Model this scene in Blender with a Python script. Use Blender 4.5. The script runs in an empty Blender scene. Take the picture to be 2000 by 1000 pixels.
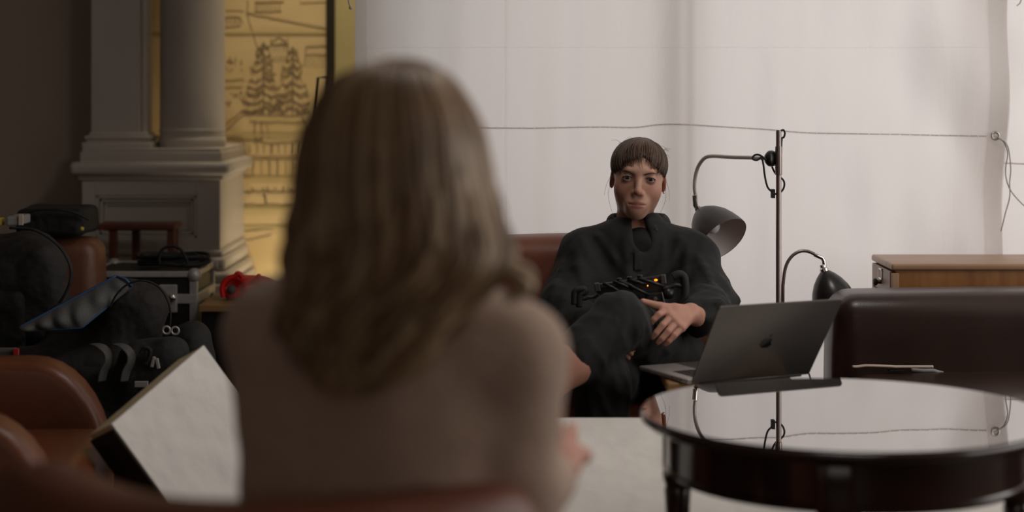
import bpy, bmesh, math, random
import numpy as np
from mathutils import Vector, Matrix, Euler

random.seed(7); RNG = np.random.default_rng(11)
scene = bpy.context.scene
COL = scene.collection

# ------------------------------------------------------------------ camera
F = 3500.0            # focal length in pixels of the 2000 px wide frame
CAM_Z = 1.35
HORIZON = 167.0       # image row of the horizon (the frame is cropped low)
cam_d = bpy.data.cameras.new('camera'); cam = bpy.data.objects.new('camera', cam_d); COL.objects.link(cam)
cam.location = (0, 0, CAM_Z); cam.rotation_euler = (math.pi/2, 0, 0)
cam_d.sensor_width = 36.0; cam_d.lens = 36.0*F/2000.0
cam_d.shift_y = -(500.0-HORIZON)/2000.0
cam_d.clip_start = 0.05
cam_d.dof.use_dof = True; cam_d.dof.focus_distance = 5.03; cam_d.dof.aperture_fstop = 1.75
scene.camera = cam

# ------------------------------------------------------------------ light and exposure
scene.view_settings.view_transform = 'Standard'; scene.view_settings.look = 'None'
scene.view_settings.gamma = 1.0; scene.view_settings.use_curve_mapping = False
scene.view_settings.exposure = -0.6
world = bpy.data.worlds.new('world'); scene.world = world; world.use_nodes = True
world.node_tree.nodes['Background'].inputs[0].default_value = (0.75, 0.85, 1.0, 1)
world.node_tree.nodes['Background'].inputs[1].default_value = 0.02
def area_light(name, loc, rot, sx, sy, power, color):
    l = bpy.data.lights.new(name, 'AREA'); l.shape = 'RECTANGLE'; l.size = sx; l.size_y = sy
    l.energy = power; l.color = color
    o = bpy.data.objects.new(name, l); COL.objects.link(o); o.location = loc; o.rotation_euler = rot
    return o
# daylight outside the curtained window wall, and daylight in the tall side windows at the right
area_light('daylight_behind_curtain', (1.62, 6.75, 1.55), (-math.pi/2, 0, 0), 3.7, 2.9, 74, (1.0, 0.955, 0.94))
area_light('daylight_side_window', (3.32, 3.2, 1.75), (0, math.pi/2, 0), 2.3, 3.4, 85, (1.0, 0.95, 0.90))
area_light('rear_fill_light', (-.6, -2.9, 1.9), (math.pi/2, 0, 0), 3.4, 1.8, 16, (1.0, 0.93, 0.86))  # added fill from behind the camera; the rear wall has no window

try:
    scene.cycles.use_denoising = True
    scene.cycles.max_bounces = 10; scene.cycles.diffuse_bounces = 5; scene.cycles.transmission_bounces = 6
except Exception:
    pass

# ------------------------------------------------------------------ helpers
def P(px, py, d):
    """point of the place seen at (px, py) and standing d metres away"""
    return Vector(((px-1000.0)/F*d, d, CAM_Z-(py-HORIZON)/F*d))

def tag(o, label=None, cat=None, group=None, kind=None):
    if label: o['label'] = label
    if cat: o['category'] = cat
    if group: o['group'] = group
    if kind: o['kind'] = kind
    return o

def empty(name, loc=(0, 0, 0), rz=0.0, parent=None):
    o = bpy.data.objects.new(name, None); COL.objects.link(o); o.location = loc; o.rotation_euler = (0, 0, rz)
    o.empty_display_size = 0.1
    if parent: o.parent = parent
    return o

def link_mesh(name, me, mats, parent=None, smooth=False):
    if not isinstance(mats, (list, tuple)): mats = [mats]
    for m in mats: me.materials.append(m)
    if smooth:
        me.polygons.foreach_set('use_smooth', [True]*len(me.polygons))
    o = bpy.data.objects.new(name, me); COL.objects.link(o)
    if parent:
        o.parent = parent
        o.matrix_parent_inverse = world_of(parent).inverted()
    return o

def world_of(o):
    m = o.matrix_basis.copy()
    while o.parent:
        m = o.parent.matrix_basis @ o.matrix_parent_inverse @ m if False else (world_of(o.parent) @ o.matrix_parent_inverse @ m)
        return m
    return m

class MB:
    """collects shapes (given in world coordinates) into one bmesh"""
    def __init__(self): self.bm = bmesh.new()
    def _xf(self, vs, M):
        for v in vs: v.co = M @ v.co
    def box(self, lo, hi, bev=0.0, seg=2, rot=None, pivot=None):
        b2 = bmesh.new(); bmesh.ops.create_cube(b2, size=1.0)
        lo = Vector(lo); hi = Vector(hi); c = (lo+hi)/2; s = hi-lo
        for v in b2.verts: v.co = Vector((v.co.x*s.x, v.co.y*s.y, v.co.z*s.z))
        if bev > 0:
            bmesh.ops.bevel(b2, geom=list(b2.edges), offset=min(bev, 0.49*min(s)), segments=seg, profile=0.5, affect='EDGES')
        M = Matrix.Translation(c)
        if rot is not None:
            R = Euler(rot).to_matrix().to_4x4() if not isinstance(rot, Matrix) else rot.to_4x4()
            if pivot is None: M = Matrix.Translation(c) @ R
            else:
                pv = Vector(pivot); M = Matrix.Translation(pv) @ R @ Matrix.Translation(c-pv)
        self._merge(b2, M); return self
    def _merge(self, b2, M=None):
        if M is not None: bmesh.ops.transform(b2, matrix=M, verts=list(b2.verts))
        me = bpy.data.meshes.new('tmp'); b2.to_mesh(me); b2.free()
        self.bm.from_mesh(me); bpy.data.meshes.remove(me)
    def ring_loft(self, rings, cap=True, closed=False):
        bm = self.bm; R = [[bm.verts.new(p) for p in r] for r in rings]
        n = len(R[0]); m = len(R)
        for i in range(m if closed else m-1):
            a = R[i]; b = R[(i+1) % m]
            for j in range(n):
                k = (j+1) % n
                try: bm.faces.new((a[j], a[k], b[k], b[j]))
                except ValueError: pass
        if cap and not closed:
            try: bm.faces.new(list(reversed(R[0]))); bm.faces.new(R[-1])
            except ValueError: pass
        return self
    def tube(self, pts, r, n=8, r2=None, closed=False, flat=1.0):
        pts = [Vector(p) for p in pts]; m = len(pts)
        if not hasattr(r, '__len__'):
            r = [r + ((r2 if r2 is not None else r)-r)*i/max(1, m-1) for i in range(m)]
        up = None; rings = []
        for i, p in enumerate(pts):
            if closed: t = pts[(i+1) % m]-pts[i-1]
            else: t = pts[min(i+1, m-1)]-pts[max(i-1, 0)]
            if t.length < 1e-9: t = Vector((0, 0, 1))
            t.normalize()
            if up is None:
                up = Vector((0, 0, 1)) if abs(t.z) < 0.9 else Vector((1, 0, 0))
            up = (up-t*up.dot(t))
            if up.length < 1e-6: up = t.orthogonal()
            up.normalize(); s = t.cross(up)
            rings.append([p + (s*math.cos(2*math.pi*j/n) + up*math.sin(2*math.pi*j/n)*flat)*r[i] for j in range(n)])
        return self.ring_loft(rings, cap=True, closed=closed)
    def lathe(self, prof, c=(0, 0, 0), n=48, M=None, cap=True):
        """prof: (radius, height) list, axis = local z at c"""
        c = Vector(c); rings = []
        for (r, z) in prof:
            rings.append([Vector((max(r, 1e-4)*math.cos(2*math.pi*j/n), max(r, 1e-4)*math.sin(2*math.pi*j/n), z)) for j in range(n)])
        if M is None: M = Matrix.Translation(c)
        rings = [[M @ p for p in r] for r in rings]
        return self.ring_loft(rings, cap=cap)
    def prism(self, poly, ext, bev=0.0, seg=3):
        """poly: list of 3D points of a planar outline; ext: extrusion vector"""
        b2 = bmesh.new(); ext = Vector(ext)
        a = [b2.verts.new(p) for p in poly]; b = [b2.verts.new(Vector(p)+ext) for p in poly]
        n = len(a)
        f1 = b2.faces.new(a); f2 = b2.faces.new(list(reversed(b)))
        for i in range(n): b2.faces.new((a[i], b[i], b[(i+1) % n], a[(i+1) % n]))
        bmesh.ops.recalc_face_normals(b2, faces=list(b2.faces))
        if bev > 0:
            bmesh.ops.bevel(b2, geom=list(f1.edges)+list(f2.edges), offset=bev, segments=seg, profile=0.5, affect='EDGES')
        self._merge(b2); return self
    def sphere(self, c, r, u=16, v=10, scale=(1, 1, 1), rot=None):
        b2 = bmesh.new(); bmesh.ops.create_uvsphere(b2, u_segments=u, v_segments=v, radius=1.0)
        M = Matrix.Translation(Vector(c))
        if rot is not None: M = M @ Euler(rot).to_matrix().to_4x4()
        M = M @ Matrix.Diagonal((r*scale[0], r*scale[1], r*scale[2], 1))
        self._merge(b2, M); return self
    def torus(self, c, R, r, M=None, n=28, m=8):
        rings = []; X = Matrix.Translation(Vector(c)) @ (M if M is not None else Matrix.Identity(4))
        for i in range(n):
            a = 2*math.pi*i/n
            rings.append([X @ Vector(((R+r*math.cos(2*math.pi*j/m))*math.cos(a), (R+r*math.cos(2*math.pi*j/m))*math.sin(a), r*math.sin(2*math.pi*j/m))) for j in range(m)])
        return self.ring_loft(rings, closed=True)
    def grid(self, fn, nu, nv):
        bm = self.bm; V = [[bm.verts.new(fn(i/nu, j/nv)) for j in range(nv+1)] for i in range(nu+1)]
        for i in range(nu):
            for j in range(nv):
                bm.faces.new((V[i][j], V[i+1][j], V[i+1][j+1], V[i][j+1]))
        return self
    def build(self, name, mats, parent=None, smooth=False, fix=True, angle=None):
        if fix: bmesh.ops.recalc_face_normals(self.bm, faces=list(self.bm.faces))
        me = bpy.data.meshes.new(name); self.bm.to_mesh(me); self.bm.free()
        o = link_mesh(name, me, mats, parent, smooth)
        if smooth and angle is not None:
            try: me.set_sharp_from_angle(angle=math.radians(angle))
            except Exception: pass
        return o

def copy_tree(o, parent=None):
    c = o.copy(); COL.objects.link(c)
    if parent: c.parent = parent
    for ch in [x for x in bpy.data.objects if x.parent == o]: copy_tree(ch, c)
    return c

def spline(pts, n=8):
    """Catmull-Rom through pts"""
    pts = [Vector(p) for p in pts]; out = []
    for i in range(len(pts)-1):
        p0 = pts[max(i-1, 0)]; p1 = pts[i]; p2 = pts[i+1]; p3 = pts[min(i+2, len(pts)-1)]
        for k in range(n):
            t = k/n
            out.append(0.5*((2*p1)+(p2-p0)*t+(2*p0-5*p1+4*p2-p3)*t*t+(3*p1-p0-3*p2+p3)*t**3))
    out.append(pts[-1]); return out

def frame_to(dirv, origin):
    """matrix whose z axis runs along dirv"""
    z = Vector(dirv).normalized(); q = z.to_track_quat('Z', 'Y')
    return Matrix.Translation(Vector(origin)) @ q.to_matrix().to_4x4()

# ------------------------------------------------------------------ materials
def mat(name, color, rough=0.6, metal=0.0, var=0.0, vscale=8.0, bump=0.0, bscale=60.0, color2=None, coat=0.0, ior=1.5,
        stretch=(1, 1, 1), sheen=0.0, spec=0.5, detail=4.0, rvar=0.0, vcol=False, island=None, bump2=None):
    m = bpy.data.materials.new(name); m.use_nodes = True; nt = m.node_tree; b = nt.nodes['Principled BSDF']
    L = nt.links.new
    b.inputs['Base Color'].default_value = (*color, 1); b.inputs['Roughness'].default_value = rough
    b.inputs['Metallic'].default_value = metal; b.inputs['IOR'].default_value = ior
    b.inputs['Coat Weight'].default_value = coat; b.inputs['Coat Roughness'].default_value = 0.15
    b.inputs['Sheen Weight'].default_value = sheen; b.inputs['Specular IOR Level'].default_value = spec
    tc = nt.nodes.new('ShaderNodeTexCoord'); mp = nt.nodes.new('ShaderNodeMapping'); L(tc.outputs['Object'], mp.inputs[0])
    mp.inputs['Scale'].default_value = stretch
    src = None
    if island:
        g = nt.nodes.new('ShaderNodeNewGeometry'); r = nt.nodes.new('ShaderNodeValToRGB')
        els = r.color_ramp.elements
        els[0].color = (*island[0], 1); els[1].color = (*island[-1], 1)
        for i, c in enumerate(island[1:-1]):
            e = els.new((i+1)/(len(island)-1)); e.color = (*c, 1)
        L(g.outputs['Random Per Island'], r.inputs[0]); src = r.outputs[0]
    if vcol:
        a = nt.nodes.new('ShaderNodeAttribute'); a.attribute_name = 'Col'; src = a.outputs['Color']
    if var > 0 or color2:
        n = nt.nodes.new('ShaderNodeTexNoise'); n.inputs['Scale'].default_value = vscale; n.inputs['Detail'].default_value = detail
        L(mp.outputs[0], n.inputs['Vector'])
        r = nt.nodes.new('ShaderNodeValToRGB'); L(n.outputs['Fac'], r.inputs[0])
        r.color_ramp.elements[0].position = 0.3; r.color_ramp.elements[1].position = 0.7
        if src is not None:
            r.color_ramp.elements[0].color = (1-var, 1-var, 1-var, 1); r.color_ramp.elements[1].color = (1+var*0.3,)*3+(1,)
            mx = nt.nodes.new('ShaderNodeMix'); mx.data_type = 'RGBA'; mx.blend_type = 'MULTIPLY'; mx.inputs[0].default_value = 1.0
            L(src, mx.inputs[6]); L(r.outputs[0], mx.inputs[7]); src = mx.outputs[2]
        else:
            c2 = color2 if color2 else tuple(c*(1-var) for c in color)
            r.color_ramp.elements[0].color = (*c2, 1); r.color_ramp.elements[1].color = (*color, 1); src = r.outputs[0]
        if rvar > 0:
            mr = nt.nodes.new('ShaderNodeMapRange'); mr.inputs['To Min'].default_value = rough-rvar; mr.inputs['To Max'].default_value = rough+rvar
            L(n.outputs['Fac'], mr.inputs['Value']); L(mr.outputs[0], b.inputs['Roughness'])
    if src is not None: L(src, b.inputs['Base Color'])
    if bump > 0:
        n2 = nt.nodes.new('ShaderNodeTexNoise'); n2.inputs['Scale'].default_value = bscale; n2.inputs['Detail'].default_value = 5
        L(mp.outputs[0], n2.inputs['Vector']); bp = nt.nodes.new('ShaderNodeBump')
        bp.inputs['Strength'].default_value = bump; bp.inputs['Distance'].default_value = 0.01
        L(n2.outputs['Fac'], bp.inputs['Height'])
        if bump2:
            n3 = nt.nodes.new('ShaderNodeTexNoise'); n3.inputs['Scale'].default_value = bump2[1]; n3.inputs['Detail'].default_value = 2
            L(tc.outputs['Object'], n3.inputs['Vector']); bp2 = nt.nodes.new('ShaderNodeBump')
            bp2.inputs['Strength'].default_value = bump2[0]; bp2.inputs['Distance'].default_value = 0.03
            L(n3.outputs['Fac'], bp2.inputs['Height']); L(bp.outputs[0], bp2.inputs['Normal']); L(bp2.outputs[0], b.inputs['Normal'])
        else:
            L(bp.outputs[0], b.inputs['Normal'])
    return m

def cloth_mat(name, color, trans, tcol=None, bump=0.15, bscale=900.0, wr=None, clear=0.0):
    """woven cloth that lets daylight through"""
    m = bpy.data.materials.new(name); m.use_nodes = True; nt = m.node_tree; L = nt.links.new
    nt.nodes.remove(nt.nodes['Principled BSDF']); out = nt.nodes['Material Output']
    d = nt.nodes.new('ShaderNodeBsdfDiffuse'); d.inputs[0].default_value = (*color, 1)
    t = nt.nodes.new('ShaderNodeBsdfTranslucent'); t.inputs[0].default_value = (*(tcol or color), 1)
    mx = nt.nodes.new('ShaderNodeMixShader'); mx.inputs[0].default_value = trans
    L(d.outputs[0], mx.inputs[1]); L(t.outputs[0], mx.inputs[2]); last_sh = mx
    if clear > 0:      # open weave: part of the light goes straight through
        tr = nt.nodes.new('ShaderNodeBsdfTransparent'); m2 = nt.nodes.new('ShaderNodeMixShader'); m2.inputs[0].default_value = clear
        L(mx.outputs[0], m2.inputs[1]); L(tr.outputs[0], m2.inputs[2]); last_sh = m2
    L(last_sh.outputs[0], out.inputs[0])
    tc = nt.nodes.new('ShaderNodeTexCoord')
    n = nt.nodes.new('ShaderNodeTexNoise'); n.inputs['Scale'].default_value = bscale
    L(tc.outputs['Object'], n.inputs['Vector'])
    bp = nt.nodes.new('ShaderNodeBump'); bp.inputs['Strength'].default_value = bump; bp.inputs['Distance'].default_value = 0.002
    L(n.outputs['Fac'], bp.inputs['Height'])
    last = bp
    if wr:
        mp = nt.nodes.new('ShaderNodeMapping'); mp.inputs['Scale'].default_value = (3.0, 1, 1.1); mp.inputs['Rotation'].default_value = (0, 0.25, 0)
        L(tc.outputs['Object'], mp.inputs[0])
        n2 = nt.nodes.new('ShaderNodeTexNoise'); n2.inputs['Scale'].default_value = 3.0; n2.inputs['Detail'].default_value = 6; n2.inputs['Distortion'].default_value = 0.6
        L(mp.outputs[0], n2.inputs['Vector'])
        b2 = nt.nodes.new('ShaderNodeBump'); b2.inputs['Strength'].default_value = wr; b2.inputs['Distance'].default_value = 0.05
        L(n2.outputs['Fac'], b2.inputs['Height']); L(bp.outputs[0], b2.inputs['Normal']); last = b2
    L(last.outputs[0], d.inputs['Normal']); L(last.outputs[0], t.inputs['Normal'])
    return m

def emit_mat(name, color, strength):
    m = bpy.data.materials.new(name); m.use_nodes = True; b = m.node_tree.nodes['Principled BSDF']
    b.inputs['Base Color'].default_value = (*color, 1); b.inputs['Emission Color'].default_value = (*color, 1)
    b.inputs['Emission Strength'].default_value = strength
    return m

M = {}
M['taupe_wall'] = mat('taupe_wall', (0.40, 0.32, 0.26), 0.8, var=0.12, vscale=1.5, bump=0.05, bscale=120)
M['white_paint'] = mat('white_paint', (0.56, 0.51, 0.465), 0.45, var=0.08, vscale=3, bump=0.03, bscale=50)
M['plaster'] = mat('plaster', (0.66, 0.62, 0.57), 0.85, var=0.1, vscale=2)
M['dark_plaster'] = mat('dark_plaster', (0.22, 0.18, 0.15), 0.85, var=0.1, vscale=2)
M['floor_wood'] = mat('floor_wood', (0.10, 0.055, 0.03), 0.4, color2=(0.05, 0.028, 0.016), vscale=3, stretch=(1, 12, 1), bump=0.05)
M['gold'] = mat('gold', (0.80, 0.63, 0.34), 0.6, metal=0.1, color2=(0.72, 0.53, 0.25), vscale=2.2, stretch=(0.5, 1, 3.0), bump=0.08, bscale=30, rvar=0.1)
M['gold_pale'] = mat('gold_pale', (0.62, 0.52, 0.25), 0.5, metal=0.25, var=0.15, vscale=3)
M['ink'] = mat('ink', (0.30, 0.215, 0.13), 0.8, var=0.3, vscale=40)
M['dark_frame'] = mat('dark_frame', (0.022, 0.014, 0.008), 0.5, var=0.2)
M['curtain'] = cloth_mat('curtain', (0.80, 0.77, 0.755), 0.55, wr=0.14)
M['hem'] = cloth_mat('hem', (0.78, 0.75, 0.73), 0.55, clear=0.5)
M['seam'] = cloth_mat('seam', (0.78, 0.75, 0.73), 0.55, clear=0.86)
M['rope'] = cloth_mat('rope', (0.62, 0.57, 0.53), 0.5, clear=0.35)
M['cord'] = mat('cord', (0.42, 0.40, 0.37), 0.8, var=0.2, vscale=80)
M['steel'] = mat('steel', (0.62, 0.60, 0.57), 0.25, metal=1.0, var=0.1, vscale=30)
M['chrome'] = mat('chrome', (0.72, 0.69, 0.66), 0.12, metal=1.0, var=0.05, vscale=30)
M['bronze_pole'] = mat('bronze_pole', (0.33, 0.27, 0.255), 0.34, metal=1.0, var=0.1, vscale=40)
M['black_metal'] = mat('black_metal', (0.012, 0.012, 0.012), 0.35, var=0.2, vscale=40, rvar=0.08)
M['shade_black'] = mat('shade_black', (0.014, 0.013, 0.013), 0.28, var=0.1, vscale=20)
M['shade_grey'] = mat('shade_grey', (0.05, 0.046, 0.045), 0.42, var=0.1, vscale=20)
M['shade_in'] = mat('shade_in', (0.66, 0.62, 0.60), 0.6, var=0.05)
M['bulb'] = mat('bulb', (0.72, 0.70, 0.68), 0.2, var=0.03)
M['leather_red'] = mat('leather_red', (0.20, 0.058, 0.028), 0.44, var=0.3, vscale=5, bump=0.05, bscale=220, rvar=0.06, bump2=(0.08, 6))
M['leather_tan'] = mat('leather_tan', (0.165, 0.047, 0.016), 0.38, var=0.3, vscale=5, bump=0.05, bscale=220, rvar=0.06, bump2=(0.08, 6))
M['leather_dark'] = mat('leather_dark', (0.036, 0.0175, 0.013), 0.33, var=0.25, vscale=5, bump=0.04, bscale=220, rvar=0.06, bump2=(0.08, 5))
M['leather_brown'] = mat('leather_brown', (0.16, 0.062, 0.034), 0.42, var=0.3, vscale=5, bump=0.12, bscale=220, bump2=(0.2, 8))
M['mahogany'] = mat('mahogany', (0.030, 0.012, 0.009), 0.16, var=0.4, vscale=4, stretch=(1, 1, 6), coat=0.6)
M['table_glass'] = mat('table_glass', (0.46, 0.445, 0.44), 0.012, metal=1.0, var=0.04, vscale=2)
M['teak'] = mat('teak', (0.33, 0.145, 0.045), 0.42, color2=(0.19, 0.075, 0.022), vscale=5, stretch=(5, 5, 0.6), bump=0.04)
M['teak_top'] = mat('teak_top', (0.42, 0.27, 0.17), 0.38, color2=(0.34, 0.20, 0.12), vscale=5, stretch=(0.6, 6, 5))
M['teak_front'] = mat('teak_front', (0.30, 0.19, 0.14), 0.4, color2=(0.24, 0.14, 0.10), vscale=6, stretch=(5, 5, 0.6))
M['red_wood'] = mat('red_wood', (0.15, 0.042, 0.022), 0.4, var=0.35, vscale=5, stretch=(5, 5, 0.8))
M['oak'] = mat('oak', (0.34, 0.19, 0.075), 0.45, var=0.3, vscale=6, stretch=(1, 6, 6))
M['space_grey'] = mat('space_grey', (0.14, 0.127, 0.12), 0.42, metal=0.75, var=0.05, vscale=50)
M['grey_alu'] = mat('grey_alu', (0.42, 0.39, 0.38), 0.42, metal=0.6, var=0.05, vscale=50)
M['keys'] = mat('keys', (0.012, 0.012, 0.013), 0.5, var=0.1)
M['screen'] = mat('screen', (0.01, 0.01, 0.012), 0.08, var=0.1)
M['logo'] = mat('logo', (0.03, 0.03, 0.032), 0.1, metal=0.9, var=0.05)
M['foam_white'] = mat('foam_white', (0.82, 0.785, 0.75), 0.75, var=0.05, vscale=5, bump=0.5, bscale=14, bump2=(0.25, 7))
M['foam_edge_lit'] = mat('foam_edge_lit', (0.66, 0.58, 0.44), 0.8, color2=(0.50, 0.38, 0.18), vscale=14)  # white foam, with warm gold light painted into the edge colour
M['black_tape'] = mat('black_tape', (0.012, 0.013, 0.011), 0.55, var=0.3, vscale=20)
M['black_nylon'] = mat('black_nylon', (0.0075, 0.007, 0.0065), 0.75, var=0.3, vscale=20, bump=0.25, bscale=400, bump2=(0.6, 14))
M['brown_nylon'] = mat('brown_nylon', (0.0135, 0.0105, 0.009), 0.75, var=0.3, vscale=20, bump=0.25, bscale=400, bump2=(0.6, 14))
M['grey_strap'] = mat('grey_strap', (0.075, 0.072, 0.068), 0.7, var=0.2, vscale=60, bump=0.2, bscale=500)
M['grey_mesh'] = mat('grey_mesh', (0.105, 0.105, 0.105), 0.7, var=0.3, vscale=200, bump=0.2, bscale=600)
M['blue_trim'] = mat('blue_trim', (0.02, 0.07, 0.17), 0.6, var=0.2, vscale=40)
M['case_black'] = mat('case_black', (0.006, 0.006, 0.006), 0.5, var=0.2, vscale=30, bump=0.2, bscale=300)
M['aluminium'] = mat('aluminium', (0.44, 0.42, 0.41), 0.45, metal=0.35, var=0.2, vscale=30)
M['red_plastic'] = mat('red_plastic', (0.75, 0.012, 0.010), 0.45, var=0.25, vscale=12)
M['red_tag'] = mat('red_tag', (0.45, 0.02, 0.02), 0.6, var=0.15, vscale=20)
M['yellow_strap'] = mat('yellow_strap', (0.50, 0.38, 0.05), 0.6, var=0.15, vscale=20)
M['pale_grey'] = mat('pale_grey', (0.30, 0.29, 0.28), 0.6, var=0.2, vscale=20)
M['paper'] = mat('paper', (0.55, 0.44, 0.36), 0.6, var=0.1, vscale=20)
M['rubber'] = mat('rubber', (0.012, 0.012, 0.012), 0.7, var=0.2, vscale=30)
M['rig_black'] = mat('rig_black', (0.018, 0.017, 0.017), 0.42, var=0.3, vscale=40, rvar=0.1)
M['rig_grey'] = mat('rig_grey', (0.10, 0.095, 0.09), 0.4, metal=0.5, var=0.2, vscale=40)
M['led'] = emit_mat('led', (1.0, 0.25, 0.02), 3.0)
M['skin'] = mat('skin', (0.5, 0.3, 0.22), 0.48, vcol=True, var=0.10, vscale=40, bump=0.05, bscale=500)
M['shirt_black'] = mat('shirt_black', (0.0068, 0.0072, 0.0080), 0.82, var=0.25, vscale=30, bump=0.10, bscale=500, sheen=0.04, bump2=(0.30, 11))
M['trouser_black'] = mat('trouser_black', (0.0074, 0.0074, 0.0080), 0.85, var=0.25, vscale=30, bump=0.10, bscale=420, sheen=0.04, bump2=(0.22, 12))
M['tee_black'] = mat('tee_black', (0.008, 0.008, 0.009), 0.9, var=0.2, vscale=40)
M['hair_brown'] = mat('hair_brown', (0.07, 0.035, 0.018), 0.45, island=[(0.036, 0.018, 0.010), (0.074, 0.038, 0.020), (0.125, 0.067, 0.036)], var=0.2, vscale=60)
M['hair_blonde'] = mat('hair_blonde', (0.30, 0.19, 0.095), 0.45, island=[(0.14, 0.072, 0.031), (0.26, 0.150, 0.070), (0.50, 0.355, 0.205)], var=0.25, vscale=18)
M['lamp_arm'] = mat('lamp_arm', (0.60, 0.57, 0.55), 0.35, metal=0.5, var=0.05, vscale=30)
M['hair_lit_curl'] = mat('hair_lit_curl', (0.5, 0.36, 0.22), 0.45, island=[(0.38, 0.25, 0.14), (0.52, 0.38, 0.24), (0.66, 0.52, 0.36)], var=0.2, vscale=18)  # lighter fair hair: light from behind put into the curl's colour
M['sweater'] = mat('sweater', (0.50, 0.345, 0.265), 0.9, var=0.10, vscale=30, bump=0.5, bscale=160, sheen=0.3)
M['eye_white'] = mat('eye_white', (0.40, 0.36, 0.34), 0.2, var=0.03)
M['iris'] = mat('iris', (0.07, 0.085, 0.095), 0.15, var=0.3, vscale=400)
M['pupil'] = mat('pupil', (0.004, 0.004, 0.004), 0.08, var=0.1)
M['brow'] = mat('brow', (0.030, 0.016, 0.010), 0.7, var=0.2, vscale=100)
# ------------------------------------------------------------------ implicit surfaces (for bodies, clothes, soft bags)
def _h(ix, iy, iz, seed):
    with np.errstate(over='ignore'):
        n = (ix.astype(np.uint32)*np.uint32(374761393) + iy.astype(np.uint32)*np.uint32(668265263)
             + iz.astype(np.uint32)*np.uint32(2246822519) + np.uint32(seed*3266489917 & 0xffffffff))
        n = (n ^ (n >> np.uint32(13)))*np.uint32(1274126177); n = n ^ (n >> np.uint32(16))
    return (n & np.uint32(0xffff)).astype(np.float32)/65535.0
def vnoise(p, seed=1):
    p = p + 1000.0; i = np.floor(p); f = (p-i).astype(np.float32); f = f*f*(3-2*f); i = i.astype(np.int64)
    r = 0
    for dx in (0, 1):
        wx = f[:, 0] if dx else 1-f[:, 0]
        for dy in (0, 1):
            wy = f[:, 1] if dy else 1-f[:, 1]
            for dz in (0, 1):
                wz = f[:, 2] if dz else 1-f[:, 2]
                r = r + wx*wy*wz*_h(i[:, 0]+dx, i[:, 1]+dy, i[:, 2]+dz, seed)
    return r*2-1

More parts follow.
